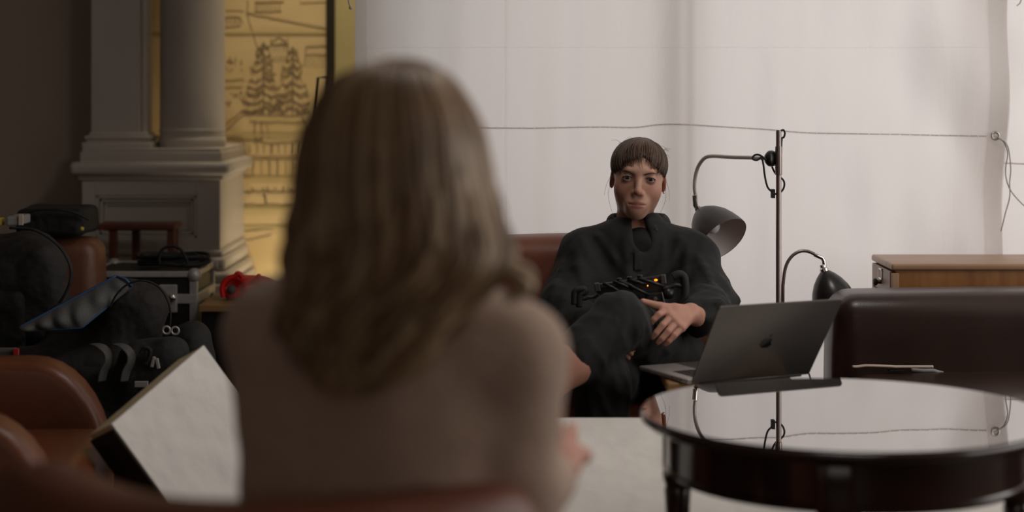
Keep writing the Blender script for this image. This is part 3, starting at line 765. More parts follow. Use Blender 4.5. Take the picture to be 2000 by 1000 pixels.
# second drop further right, set back
drop2 = empty('fabric_drop', (2.2, 5.71, 0)); tag(drop2, 'second white cloth drop at far right, beyond the hem with the eyelet', 'curtain')
curt('cloth', XR-.12, 2.85, 5.715, .03, ZT, 100, 80, drop2, M['curtain'], 0, .3)
pts = [P(x, y, 5.675) for x, y in ((1955, 319), (1975, 319), (1990, 320), (2040, 321), (2100, 322))]
MB().tube(spline(pts, 4), .0026, 6).build('threaded_cord', M['rope'], drop2, smooth=True)
pts = [P(x, y, 5.675) for x, y in ((1996, -5), (1992, 6), (1986, 11))]
MB().tube(spline(pts, 4), .002, 6).build('loose_cord', M['cord'], drop2, smooth=True)
# ------------------------------------------------------------------ armchairs, sofa, tables
def soft_box(mb, lo, hi, r, crown=0.0, seg=4, cuts=6):
    """rounded cushion block with slightly crowned faces"""
    b2 = bmesh.new(); bmesh.ops.create_cube(b2, size=1.0)
    lo = Vector(lo); hi = Vector(hi); c = (lo+hi)/2; s = hi-lo
    for v in b2.verts: v.co = Vector((v.co.x*s.x, v.co.y*s.y, v.co.z*s.z))
    bmesh.ops.bevel(b2, geom=list(b2.edges), offset=r, segments=seg, profile=.5, affect='EDGES')
    if crown:
        bmesh.ops.subdivide_edges(b2, edges=[e for e in b2.edges if e.calc_length() > .12], cuts=cuts, use_grid_fill=True)
        for v in b2.verts:
            a = [v.co[i]/(s[i]/2) for i in range(3)]
            for i in range(3):
                j, k = (i+1) % 3, (i+2) % 3
                v.co[i] += crown*a[i]*max(0, 1-a[j]**2)*max(0, 1-a[k]**2)
    mb._merge(b2, Matrix.Translation(c)); return mb

def club_chair(name, label, m, group=None):
    """local frame: faces +x, back at x = -.40; width along y; root at floor centre"""
    r = empty(name); tag(r, label, 'armchair', group)
    def arm_profile(y):
        pts = [(-.38, .14), (-.38, .66), (-.30, .69), (.13, .69)]
        for k in range(1, 10):
            a = math.pi/2*k/9; pts.append((.13+.19*math.sin(a), .42+.27*math.cos(a)))
        pts += [(.32, .14)]
        return [Vector((x, y, z)) for x, z in pts]
    for s in (-1, 1):
        y = s*.36-.065
        MB().prism(arm_profile(y), (0, .13, 0), .03, 4).build('armrest', m, r, smooth=True, angle=50)
    soft_box(MB(), (-.45, -.36, .16), (-.24, .36, .80), .06, .012).build('backrest', m, r, smooth=True, angle=50)
    soft_box(MB(), (-.30, -.29, .34), (.33, .29, .535), .045, .012).build('seat_cushion', m, r, smooth=True, angle=50)
    soft_box(MB(), (-.40, -.38, .12), (.30, .38, .34), .025).build('seat_frame', m, r, smooth=True, angle=50)
    for sx in (-.36, .26):
        for sy in (-.33, .33):
            MB().lathe([(.016, 0), (.022, .02), (.028, .13)], (sx, sy, 0), 14).build('leg', M['mahogany'], r, smooth=True, angle=50)
    return r
ch = club_chair('armchair', 'tan leather club armchair with rounded arms behind the tilted white board', M['leather_tan'])
ch.location = (-1.262, 3.98, 0); ch.rotation_euler = (0, 0, math.radians(5))
ch2 = copy_tree(ch); ch2.location = (1.56, 3.88, 0); ch2.rotation_euler = (0, 0, math.pi)
tag(ch2, 'leather armchair cut off by the right edge beyond the round table', 'armchair')
for c in [x for x in bpy.data.objects if x.parent == ch2]:
    if not c.name.startswith('leg'):
        c.data = c.data.copy(); c.data.materials[0] = M['leather_dark']

# dark sofa at the right
sofa = empty('leather_sofa', (1.6, 4.8, 0)); tag(sofa, 'dark brown leather sofa in front of the teak drawer cabinet', 'sofa')
soft_box(MB(), (.885, 4.87, .22), (2.55, 5.10, .778), .06, .012, 6, 8).build('backrest', M['leather_dark'], sofa, smooth=True, angle=50)
soft_box(MB(), (.905, 4.40, .34), (2.52, 4.90, .572), .05, .015, 5, 8).build('seat_cushion', M['leather_dark'], sofa, smooth=True, angle=50)
soft_box(MB(), (.90, 4.42, .14), (2.54, 5.06, .36), .03).build('seat_frame', M['leather_dark'], sofa, smooth=True, angle=50)
for xx in (.97, 2.45):
    for yy in (4.48, 5.0): MB().lathe([(.018, 0), (.028, .15)], (xx, yy, 0), 14).build('leg', M['mahogany'], sofa, smooth=True, angle=50)
# things lying in its crease
t = empty('lens_strap', P(1700, 730, 4.84)); tag(t, 'tan strap lying along the crease of the dark sofa', 'strap')
pts = [P(x, y, 4.825) for x, y in ((1665, 731), (1685, 726), (1710, 726), (1735, 727), (1748, 728), (1768, 733), (1800, 735), (1822, 737))]
pts = [Vector((p.x, p.y, max(p.z+.016, .593))) for p in spline(pts, 4)]
MB().tube(pts, .0085, 8, flat=.45).build('strap_band', M['paper'], t, smooth=True)
MB().box(P(1737, 726, 4.82), P(1763, 719, 4.845), .003).build('strap_loop', M['black_nylon'], t)
t = empty('folded_glasses', P(1810, 728, 4.86)); tag(t, 'pale folded glasses resting on the sofa seat beside the strap', 'glasses')
mb = MB(); mb.tube(spline([P(x, y, 4.85) for x, y in ((1780, 722), (1800, 724), (1822, 724), (1832, 727), (1842, 729))], 4), .0055, 8); mb.build('temple_arm', M['pale_grey'], t, smooth=True)
MB().box(P(1786, 732, 4.85), P(1826, 725, 4.87), .004).build('lens', M['screen'], t)

# the armchair the seated woman leans back in
wc = empty('armchair', (.26, 5.0, 0)); tag(wc, 'reddish brown leather armchair holding the woman in black', 'armchair')
soft_box(MB(), (-.125, 5.13, .3), (.60, 5.33, .905), .05, .015, 5, 6).build('backrest', M['leather_red'], wc, smooth=True, angle=50)
soft_box(MB(), (-.01, 4.66, .30), (.535, 5.16, .475), .045, .012, 4, 6).build('seat_cushion', M['leather_red'], wc, smooth=True, angle=50)
soft_box(MB(), (-.125, 4.66, .14), (-.02, 5.16, .62), .04).build('armrest', M['leather_red'], wc, smooth=True, angle=50)
soft_box(MB(), (.545, 4.68, .14), (.625, 5.16, .62), .035).build('armrest', M['leather_red'], wc, smooth=True, angle=50)
soft_box(MB(), (-.10, 4.70, .12), (.60, 5.30, .31), .02).build('seat_frame', M['leather_red'], wc, smooth=True, angle=50)
for xx in (-.07, .57):
    for yy in (4.74, 5.26): MB().lathe([(.016, 0), (.026, .13)], (xx, yy, 0), 14).build('leg', M['mahogany'], wc, smooth=True, angle=50)

# the near tub chair the fair-haired woman sits in: a curved back seen from behind
tub = empty('tub_chair', (-.28, 2.5, 0)); tag(tub, 'reddish leather tub chair holding the fair-haired woman, across the bottom edge', 'armchair')
cx, cy, rx, ry = -.305, 2.44, .42, .44
def tub_ring(a0, a1, n, zt, ro, ri):
    rings = []
    for i in range(n+1):
        a = math.radians(a0+(a1-a0)*i/n); dx, dy = math.cos(a), math.sin(a)
        z1 = zt(a); ring = []
        prof = [(ro-.03, .16), (ro, .20), (ro, z1-.06), (ro-.012, z1-.022), (ro-.045, z1), (ri+.045, z1), (ri+.012, z1-.022), (ri, z1-.06), (ri, .20), (ri+.03, .16)]
        for rr_, z in prof: ring.append(Vector((cx+dx*rx*rr_, cy+dy*ry*rr_, z)))
        rings.append(ring)
    return rings
zt = lambda a: .866+.026*min(1, max(0, (252-math.degrees(a))/36))-.20*min(1, max(0, (abs(math.degrees(a)-270)-50)/22))**1.5

MB().ring_loft(tub_ring(150, 390, 60, zt, 1.0, .74)).build('curved_back', M['leather_red'], tub, smooth=True, angle=60)
MB().lathe([(.0, .30), (.28, .30), (.315, .33), (.315, .42), (.28, .455), (.0, .46)], (cx, cy+.02, 0), 40).build('seat_cushion', M['leather_red'], tub, smooth=True, angle=50)
MB().lathe([(.0, .14), (.36, .14), (.36, .30), (.0, .30)], (cx, cy, 0), 40).build('seat_frame', M['leather_red'], tub, smooth=True, angle=50)
for k in range(4):
    a = math.pi/4+k*math.pi/2; MB().lathe([(.016, 0), (.024, .15)], (cx+.29*math.cos(a), cy+.29*math.sin(a), 0), 14).build('leg', M['mahogany'], tub, smooth=True, angle=50)

# round table with a dark mirror-like top
TX, TY, TZ, TR = .632, 3.413, .73, .387
tab = empty('round_table', (TX, TY, 0)); tag(tab, 'round dark mahogany table with a mirror-black polished top', 'table')
MB().lathe([(0, TZ-.004), (TR-.012, TZ-.004), (TR-.006, TZ-.001), (TR-.004, TZ), (0, TZ)][1:], (TX, TY, 0), 128).build('glass_top', M['table_glass'], tab, smooth=True, angle=30)
MB().lathe([(TR-.06, TZ-.030), (TR-.030, TZ-.028), (TR-.012, TZ-.024), (TR, TZ-.014), (TR, TZ-.006), (TR-.003, TZ-.003), (TR-.01, TZ-.004)], (TX, TY, 0), 128).build('table_rim', M['mahogany'], tab, smooth=True, angle=60)
AR = .338
MB().lathe([(AR-.02, .612), (AR-.004, .612), (AR+.004, .618), (AR+.004, .624), (AR, .628), (AR, TZ-.03), (AR-.02, TZ-.03)], (TX, TY, 0), 128).build('apron', M['mahogany'], tab, smooth=True, angle=40)
for k in range(4):
    a = math.radians(257+90*k); lx, ly = TX+.318*math.cos(a), TY+.318*math.sin(a)
    Ml = Matrix.Translation((lx, ly, 0)) @ Matrix.Rotation(a, 4, 'Z')
    mb = MB(); mb.box((-.026, -.032, .605), (.026, .032, TZ-.032), .006); bmesh.ops.transform(mb.bm, matrix=Ml, verts=list(mb.bm.verts))
    mb.lathe([(.014, 0), (.016, .02), (.020, .30), (.0225, .50), (.026, .565), (.0235, .572), (.0285, .585), (.0295, .600), (.024, .608)], M=Ml, n=24)
    mb.build('leg', M['mahogany'], tab, smooth=True, angle=40)

# low ottoman carrying the white bounce board
ott = empty('low_ottoman', (.5, 4.06, 0)); tag(ott, 'low dark leather ottoman hidden under the flat white board', 'ottoman')
soft_box(MB(), (.10, 3.84, .08), (.95, 4.27, .425), .03, .0).build('cushion', M['leather_dark'], ott, smooth=True, angle=50)
for xx in (.16, .89):
    for yy in (3.89, 4.22): MB().lathe([(.015, 0), (.02, .09)], (xx, yy, 0), 12).build('foot', M['mahogany'], ott)
bb = empty('bounce_board', (.5, 4.05, .45)); tag(bb, 'flat white foam board lying low behind the round table', 'foam board')
a = Vector((0, 4.325, 1.35-(815-167)/F*4.325)); b = Vector((0, 3.77, .438)); sl = math.atan2(a.z-b.z, a.y-b.y); ln = (a-b).length
mb = MB(); mb.box((.07, 0, -.022), (1.08, ln, 0), .003)
bmesh.ops.transform(mb.bm, matrix=Matrix.Translation(b) @ Matrix.Rotation(sl, 4, 'X'), verts=list(mb.bm.verts)); mb.build('board_face', M['foam_white'], bb)
mb = MB(); mb.box((.07, ln, -.024), (1.08, ln+.004, -.0015)); bmesh.ops.transform(mb.bm, matrix=Matrix.Translation(b) @ Matrix.Rotation(sl, 4, 'X'), verts=list(mb.bm.verts)); mb.build('edge_tape', M['grey_strap'], bb)

# tilted foam board leaning on the tan armchair
A = Vector((-.722, 4.2, .742)); B = Vector((-.8825, 3.95, .604)); e1 = (B-A); w1 = e1.length; e1.normalize()
e2 = Vector((.1115, .018, -.162)); e2 = (e2-e1*e2.dot(e1)).normalized(); n = e1.cross(e2)
if n.y > 0: n = -n
hgt = .745; th = .10
Rm = Matrix((e1, e2, n)).transposed().to_4x4(); Mb = Matrix.Translation(A) @ Rm
fb = empty('tilted_foam_board', A+e2*hgt); tag(fb, 'white foam board with black taped edge propped against the tan armchair', 'foam board')
def bpart(nm, lo, hi, m, bev=.003):
    mb = MB(); mb.box(lo, hi, bev); bmesh.ops.transform(mb.bm, matrix=Mb, verts=list(mb.bm.verts)); return mb.build(nm, m, fb)
bpart('board_face', (0, 0, -.010), (w1, hgt, 0), M['foam_white'], .002)
bpart('board_core', (.006, .0, -th), (w1-.002, hgt-.004, -.010), M['foam_edge_lit'], .004)
bpart('edge_tape', (w1-.003, .012, -th-.003), (w1+.004, hgt, -.004), M['black_tape'], .002)
bpart('edge_tape', (-.003, .0, -th-.003), (.005, hgt, -.006), M['black_tape'], .002)

# teak cabinet with card drawers on its short left side
cab = empty('drawer_cabinet', (1.6, 5.35, 0)); tag(cab, 'teak card-file cabinet with small drawers behind the dark sofa', 'cabinet')
cx0, cx1, cy0, cy1, ct = 1.103, 2.25, 5.20, 5.49, .833
MB().box((cx0+.012, cy0+.004, .06), (cx1, cy0+.022, ct-.016), .002).build('side_panel', M['teak'], cab)
MB().box((cx0+.012, cy1-.022, .06), (cx1, cy1-.004, ct-.016), .002).build('side_panel', M['teak'], cab)
MB().box((cx1-.02, cy0, .06), (cx1, cy1, ct-.02), .002).build('end_panel', M['teak'], cab)
MB().box((cx0-.002, cy0-.004, ct-.020), (cx1+.01, cy1+.004, ct), .007, 3).build('top_panel', M['teak_top'], cab, smooth=True, angle=35)
MB().box((cx0, cy0, .06), (cx0+.02, cy0+.014, ct-.028), .002).build('face_stile', M['teak_top'], cab)
MB().box((cx0, cy1-.014, .06), (cx0+.02, cy1, ct-.028), .002).build('face_stile', M['teak_top'], cab)
MB().box((cx0+.03, cy0+.03, 0), (cx1-.03, cy1-.03, .07)).build('plinth', M['dark_frame'], cab)
dz = .068
for k in range(10):
    z1 = ct-.024-k*(dz+.003); z0 = z1-dz; ym = (cy0+cy1)/2
    dr = MB().box((cx0-.003, cy0+.017, z0), (cx0+.25, cy1-.017, z1), .002).build('drawer', M['teak_front'], cab)
    mb = MB(); zc = z1-.020
    for lo, hi in (((-.006, -.024, .012), (-.002, .024, .016)), ((-.006, -.024, -.016), (-.002, .024, -.012)), ((-.006, -.024, -.016), (-.002, -.020, .016)), ((-.006, .020, -.016), (-.002, .024, .016))):
        mb.box((cx0+lo[0], ym+lo[1], zc+lo[2]), (cx0+hi[0], ym+hi[1], zc+hi[2]))
    mb.build('label_holder', M['chrome'], dr)
    MB().box((cx0-.0045, ym-.020, zc-.012), (cx0-.003, ym+.020, zc+.012)).build('card', M['paper'], dr)
    Mk = frame_to((-1, 0, 0), (cx0-.003, ym, z1-.045))
    MB().lathe([(.006, 0), (.005, .008), (.010, .013), (.012, .019), (.008, .023)], M=Mk, n=18).build('knob', M['dark_frame'], dr, smooth=True, angle=40)

# wooden stool under the laptop
st = empty('wooden_stool', (.54, 4.47, 0)); tag(st, 'small oak stool carrying the open laptop', 'stool')
MB().box((.375, 4.335, .604), (.69, 4.585, .630), .006, 3).build('stool_top', M['oak'], st, smooth=True, angle=35)
for xx in (.41, .675):
    for yy in (4.36, 4.56): MB().box((xx-.014, yy-.014, 0), (xx+.014, yy+.014, .602), .003).build('leg', M['oak'], st)
for yy in (4.36, 4.56): MB().box((.41, yy-.008, .2), (.675, yy+.008, .23)).build('stretcher', M['oak'], st)

# laptop seen from behind
HL = Vector((.422, 4.30, .6485)); hx = Vector((.903, .429, 0)).normalized(); hy = Vector((-.429, .903, 0)).normalized(); hz = Vector((0, 0, 1))
LW, LD = .350, .240
lap = empty('laptop', HL+hx*LW/2+hy*LD/2-hz*.016); tag(lap, 'open dark grey laptop on the oak stool, its lid towards us', 'laptop')
Mbase = Matrix.Translation(HL-hz*.016) @ Matrix((hx, hy, hz)).transposed().to_4x4()
def lpart(nm, fnb, m, Mx, par, **kw):
    mb = MB(); fnb(mb); bmesh.ops.transform(mb.bm, matrix=Mx, verts=list(mb.bm.verts)); return mb.build(nm, m, par, **kw)
base = lpart('base', lambda q: q.box((0, 0, 0), (LW, LD, .0115), .004, 3), M['grey_alu'], Mbase, lap, smooth=True, angle=35)
lpart('keyboard_well', lambda q: q.box((.03, .02, .0112), (LW-.03, .125, .0119)), M['keys'], Mbase, base)
lpart('trackpad', lambda q: q.box((.105, .135, .0112), (LW-.105, .232, .0120)), M['space_grey'], Mbase, base)
def ports(q):
    for yy in (.03, .045, .07): q.box((-.0003, yy, .004), (.001, yy+.009, .007))
lpart('port', ports, M['keys'], Mbase, base)
def keysf(q):
    for r_ in range(6):
        for c_ in range(14): q.box((.034+c_*.0203, .024+r_*.0165, .0119), (.034+c_*.0203+.017, .024+r_*.0165+.0138, .0129))
o = lpart('keys', keysf, M['keys'], Mbase, base); o['kind'] = 'stuff'
# lid: frame x along hinge, y up the lid, z towards the viewer (its back)
lean = math.radians(34)
ly_ = (hz*math.cos(lean)-hy*math.sin(lean)).normalized(); lz_ = hx.cross(ly_).normalized()
Mlid = Matrix.Translation(HL-hz*.011-hy*.004) @ Matrix((hx, ly_, lz_)).transposed().to_4x4()
def lidf(q):
    b2 = bmesh.new(); rr2 = .010; pts = []
    for (qx, qy, a0) in ((LW-rr2, rr2*.4, -90), (LW-rr2, LD-rr2, 0), (rr2, LD-rr2, 90), (rr2, rr2*.4, 180)):
        r3 = rr2 if qy > .1 else rr2*.4
        for k in range(6): a = math.radians(a0+90*k/5); pts.append(Vector((qx+r3*math.cos(a), qy+r3*math.sin(a), 0)))
    q.prism(pts, (0, 0, .0046), .0012, 2)
lid = lpart('lid', lidf, M['space_grey'], Mlid, lap, smooth=True, angle=35)
lpart('display', lambda q: q.box((.006, .010, -.0007), (LW-.006, LD-.006, .0003)), M['screen'], Mlid, lid)
lpart('hinge', lambda q: q.tube([(.03, -.001, .003), (LW-.03, -.001, .003)], .0045, 10), M['keys'], Mlid, lap, smooth=True)
# fruit emblem on the lid: body with a bite, and a leaf
def emblem(q):
    c0 = Vector((LW/2, LD/2-.004, .0047)); pts = []
    for k in range(60):
        a = 2*math.pi*k/60; x = math.cos(a); y = math.sin(a)
        r = .0165*(1+.06*math.cos(2*a)-.16*math.exp(-((a-math.pi/2)/.28)**2)-.10*math.exp(-((a-3*math.pi/2)/.25)**2))
        p = Vector((r*x*1.0, r*y*1.05, 0))
        bite = Vector((.0205, .0035, 0)); dv = p-bite
        if dv.length < .0085: p = bite+dv.normalized()*.0085
        pts.append(c0+p)
    q.prism(pts, (0, 0, .0003))
    lf = [c0+Vector((.0015+.0085*(t/10)*.75+.0030*math.sin(math.pi*t/10)*s_*.9, .0185+.0085*(t/10)-.0026*math.sin(math.pi*t/10)*s_, 0)) for s_ in (1, -1) for t in (range(0, 11) if s_ == 1 else range(9, 0, -1))]
    q.prism(lf, (0, 0, .0003))
lpart('fruit_emblem', emblem, M['logo'], Mlid, lid)
cab_pts = [Mbase @ Vector(p) for p in ((LW+.0, .04, .006), (LW+.02, .04, .004), (LW+.028, .03, -.03), (LW+.03, .02, -.12))]
MB().tube(spline(cab_pts, 6), .0022, 7).build('charging_cable', M['rubber'], lap, smooth=True)

# ------------------------------------------------------------------ lamps
LX, LY = .741, 4.98
fl = empty('floor_lamp', (LX, LY, 0)); tag(fl, 'tall floor lamp with bronze pole, bent arm and grey shade facing us', 'lamp')
MB().lathe([(.0, 0), (.095, 0), (.10, .006), (.098, .012), (.03, .022), (.012, .04)][1:], (LX, LY, 0), 40).build('base', M['black_metal'], fl, smooth=True, angle=40)
ztop = Zp(254, LY)
MB().lathe([(.0075, .02), (.0075, ztop-.004), (.006, ztop)], (LX, LY, 0), 20).build('pole', M['bronze_pole'], fl, smooth=True, angle=40)
zk = Zp(310, LY)
MB().lathe([(.0095, zk-.045), (.0098, zk-.040), (.0098, zk+.030), (.0095, zk+.034)], (LX, LY, 0), 20).build('collar', M['bronze_pole'], fl, smooth=True, angle=40)
kn = MB(); Mk = frame_to((-.75, .6, 0), (LX-.008, LY+.004, zk)); kn.lathe([(.010, 0), (.020, .004), (.023, .012), (.022, .020), (.015, .028), (.008, .030)], M=Mk, n=28)
kn.build('swivel_knob', M['black_metal'], fl, smooth=True, angle=40)
arm_pts = [Mk @ Vector((0, 0, .028)), P(1470, 308, 5.06), P(1430, 307, 5.12), P(1392, 305, 5.18)]
k5 = [P(1376, 309, 5.20), P(1364, 325, 5.22), P(1358, 345, 5.23), P(1356.5, 365, 5.235), P(1358, 380, 5.24)]
MB().tube(spline(arm_pts+k5, 5), .0058, 12).build('arm', M['lamp_arm'], fl, smooth=True)
MB().tube([P(1357, 381, 5.24), P(1358.5, 402, 5.245)], .0085, 12).build('arm_joint', M['chrome'], fl, smooth=True, angle=40)
def shade(par, apex, axis, L, Rm_, mout, name='shade', bulb=True):
    Mx = frame_to(axis, apex)
    outp = [(.012, 0), (.018, .004), (.030, .014), (.046, .032), (.060, .056), (.069, .082), (.074, .105), (.0755, .12)]
    s1, s2 = Rm_/.0755, L/.12
    outp = [(r*s1, z*s2) for r, z in outp]; inp = [(r-.0018, z+.0018) for r, z in reversed(outp[1:])]
    mb = MB(); mb.lathe(outp, M=Mx, n=48, cap=False); sh = mb.build(name, mout, par, smooth=True, angle=60)
    mb = MB(); mb.lathe([(r, min(z, L-.0005)) for r, z in inp], M=Mx, n=48, cap=False); mb.build('shade_lining', M['shade_in'], sh, smooth=True, angle=60)
    if bulb:
        mb = MB(); mb.lathe([(.010, .02), (.012, .035), (.018, .050), (.0225, .066), (.020, .080), (.011, .089), (.002, .091)], M=Mx, n=24); mb.build('light_bulb', M['bulb'], par, smooth=True)
        MB().lathe([(.013, .002), (.013, .026)], M=Mx, n=20).build('socket', M['chrome'], par, smooth=True, angle=40)
    MB().lathe([(.006, -.020), (.009, -.018), (.009, -.010), (.013, -.006), (.013, .002)], M=Mx, n=20).build('shade_holder', M['chrome'], par, smooth=True, angle=40)
    return Mx
shade(fl, P(1366, 411, 5.25), (.062, -.080, -.080), .125, .080, M['shade_grey'])
def cable(pts, r=.0028, par=fl, nm='power_cable'): return MB().tube(spline(pts, 6), r, 7).build(nm, M['rubber'], par, smooth=True)
cable([P(x, y, 4.965) for x, y in ((1496, 312), (1484, 303), (1474, 303), (1470, 310), (1478, 313), (1487, 308), (1491, 322), (1494, 345), (1499, 365), (1507, 374), (1510, 377))])
MB().box(P(1505, 386, 4.985), P(1514, 370, 4.962), .003).build('inline_switch', M['rubber'], fl)
cable([P(x, y, 4.99) for x, y in ((1508, 326), (1514, 338), (1520, 343), (1530, 352), (1532, 362), (1528, 372), (1520, 378), (1510, 379))])
cable([P(x, y, 4.985) for x, y in ((1524, 256), (1530, 254), (1533, 260), (1531, 268), (1527, 272), (1526, 300))])

TLX, TLY = X(1529, 5.22), 5.22
tl = empty('reading_lamp', (TLX, TLY, 0)); tag(tl, 'low reading lamp with curved stem and glossy black dome behind the laptop', 'lamp')
MB().lathe([(.085, 0), (.09, .006), (.085, .014), (.02, .022), (.01, .04)], (TLX, TLY, 0), 36).build('base', M['black_metal'], tl, smooth=True, angle=40)
pts = [Vector((TLX, TLY, .02)), Vector((TLX, TLY, .4))]+[P(x, y, TLY) for x, y in ((1529, 590), (1530, 550), (1535, 520), (1546, 501), (1562, 491), (1578, 491), (1596, 499), (1606, 504))]
MB().tube(spline(pts, 6), .0050, 10).build('stem', M['bronze_pole'], tl, smooth=True)
MB().tube([P(1590, 497, TLY), P(1606, 504, TLY), P(1609, 510, TLY), P(1610, 524, TLY)], .0062, 10).build('stem_joint', M['chrome'], tl, smooth=True, angle=40)
shade(tl, P(1610, 529, TLY), (.030, -.012, -.10), .115, .068, M['shade_black'])
# ------------------------------------------------------------------ the seated woman in black
wom = empty('person', (.33, 4.95, 0)); tag(wom, 'woman in black shirt and trousers seated cross-legged, brown hair with fringe', 'person')
HEAD = Matrix.Translation(P(1247, 343, 5.115)) @ Matrix.Rotation(math.radians(4.5), 4, 'Y') @ Matrix.Rotation(math.radians(180-3), 4, 'Z') @ Matrix.Rotation(math.radians(-3), 4, 'X') @ Matrix.Scale(1.055, 4)
SH_R, EL_R, WR_R = P(1147, 500, 5.12), P(1096, 612, 4.98), P(1186, 672, 4.74)
SH_L, EL_L, WR_L = P(1347, 502, 5.12), P(1383, 592, 4.94), P(1350, 617, 4.69)
HIP_L, KN_L, AN_L = P(1318, 712, 4.95), P(1207, 626, 4.57), P(1030, 792, 4.40)
HIP_R, KN_R, AN_R = P(1192, 735, 4.95), P(1180, 742, 4.53), P(1168, 1040, 4.55)
NECK = P(1246, 452, 5.15); CHEST = P(1248, 545, 5.11); BELLY = P(1252, 660, 5.03)
# hands, joint by joint
def hand(s, W, elbow, fingers, thumb, rw=.024):
    for f in fingers:
        s.cone(W, f[0], rw*.80, .0120, .010)
        s.chain(f, [.0098, .0088, .0080, .0066], .002)
    for i in range(len(fingers)-1): s.cone(fingers[i][0], fingers[i+1][0], .0105, .0105, .004)
    s.cone(W, thumb[0], rw*.75, .014, .012); s.chain(thumb, [.0125, .0112, .0082], .005)
    s.cone(elbow, W, .034, rw, .012)
def FP(*q): return [P(*a) for a in q]
s = Sdf(np.array(P(1240, 700, 4.52))-.02, np.array(P(1420, 570, 4.80))+.05, .0024)
Wl = P(1349, 612, 4.672)
hand(s, Wl, P(1385, 630, 4.80), [
    FP((1302, 606, 4.612), (1287, 614, 4.590), (1277, 624, 4.586), (1271, 633, 4.588)),
    FP((1310, 619, 4.600), (1294, 635, 4.576), (1282, 650, 4.572), (1275, 659, 4.576)),
    FP((1320, 630, 4.598), (1305, 647, 4.576), (1293, 661, 4.572), (1285, 669, 4.576)),
    FP((1331, 640, 4.602), (1317, 655, 4.584), (1306, 666, 4.580), (1299, 672, 4.583))],
    FP((1318, 603, 4.630), (1292, 600, 4.612), (1268, 592, 4.606), (1254, 589, 4.606))[0:1]+FP((1290, 599, 4.612), (1256, 589, 4.606)))
HL_ = s.mesh(1)
s = Sdf(np.array(P(1165, 725, 4.50))-.04, np.array(P(1260, 640, 4.80))+.04, .0026)
Wr = P(1190, 674, 4.70)
hand(s, Wr, P(1170, 668, 4.80), [
    FP((1213, 668, 4.597), (1224, 668, 4.590), (1231, 671, 4.585), (1234, 675, 4.585)),
    FP((1212, 674, 4.593), (1225, 676, 4.585), (1234, 679, 4.581), (1237, 683, 4.581)),
    FP((1210, 681, 4.593), (1222, 684, 4.585), (1230, 687, 4.581), (1233, 691, 4.581)),
    FP((1207, 687, 4.595), (1217, 692, 4.589), (1224, 695, 4.585), (1227, 699, 4.585))],
    FP((1204, 662, 4.605), (1214, 660, 4.595), (1222, 661, 4.585)))
HR_ = s.mesh(1)
# trunk, arms, legs and feet under the clothes
lo = np.array((-.12, 4.10, .0)); hi = np.array((.70, 5.30, 1.06))
s = Sdf(lo, hi, .0085)
s.ell(CHEST, (.145, .088, .165), .03); s.ell(BELLY, (.135, .095, .13), .05); s.ell(P(1255, 725, 4.99), (.155, .12, .095), .05)
s.cone(NECK+Vector((0, 0, .02)), NECK-Vector((0, 0, .05)), .052, .06, .04); s.cone(SH_R, SH_L, .052, .052, .05)
for a_, b_, c_ in ((SH_R, EL_R, WR_R), (SH_L, EL_L, WR_L)): s.cone(a_, b_, .048, .040, .03); s.cone(b_, c_, .040, .026, .02)
s.cone(HIP_L, KN_L, .080, .054, .04); s.chain([KN_L, P(1120, 706, 4.46), AN_L], [.054, .052, .036], .03)
s.cone(HIP_R, KN_R, .080, .054, .04); s.chain([KN_R, P(1172, 880, 4.56), Vector((.21, 4.56, .10))], [.054, .052, .036], .03)
BD_ = s.mesh(2)
def foot(an, f, up, out, leg):
    """bare foot: ankle point, toe direction, instep normal, side of the little toe, direction up the shin"""
    f = Vector(f).normalized(); up = Vector(up); up = (up-f*up.dot(f)).normalized(); o = f.cross(up).normalized()
    if o.dot(Vector(out)) < 0: o = -o
    c = np.array(an); s = Sdf(c-.30, c+.30, .0036)
    q = lambda a, b, e: an+f*a+up*b+o*e
    s.cone(an+Vector(leg).normalized()*.09, an, .036, .032, .01); s.cone(an, q(-.035, -.040, 0), .034, .029, .02)
    s.cone(q(-.035, -.045, 0), q(.075, -.045, .006), .026, .022, .02); s.cone(an, q(.085, -.028, -.008), .032, .022, .03)
    s.cone(q(.06, -.040, -.012), q(.115, -.050, -.022), .024, .018, .02); s.cone(q(.05, -.045, .012), q(.105, -.052, .030), .022, .015, .02)
    s.cone(q(.115, -.050, -.022), q(.105, -.052, .030), .018, .015, .012)
    for e, l0, l1, r in ((-.026, .122, .170, .0125), (-.006, .124, .168, .0090), (.009, .120, .158, .0085), (.022, .114, .147, .0080), (.033, .106, .135, .0078)):
        s.cone(q(l0, -.050, e), q((l0+l1)/2, -.047, e), r, r*.95, .005); s.cone(q((l0+l1)/2, -.047, e), q(l1, -.054, e), r*.95, r*.9, .002)
    return s.mesh(1)
FL_ = foot(AN_L, (-.62, -.62, -.36), (-.35, -.25, .95), (.6, -.6, 0), KN_L-AN_L)
FR_ = foot(Vector((.21, 4.57, .082)), (-.05, -1, 0), (0, 0, 1), (-1, 0, 0), (0, 0, 1))
hv, hq, hc = head_parts()
parts = [(xform(hv, HEAD), hq), HL_, HR_, BD_, FL_, FR_]
cols = [hc]
for V, Q in (HL_, HR_, BD_, FL_, FR_):
    c = np.tile(SKIN*np.array((1.02, .93, .92)), (len(V), 1)); cols.append(c)
link_mesh('body', np_mesh('body', parts, np.concatenate(cols)), M['skin'], wom, smooth=True)
eyes(wom, HEAD, (-.05, 1, .02))
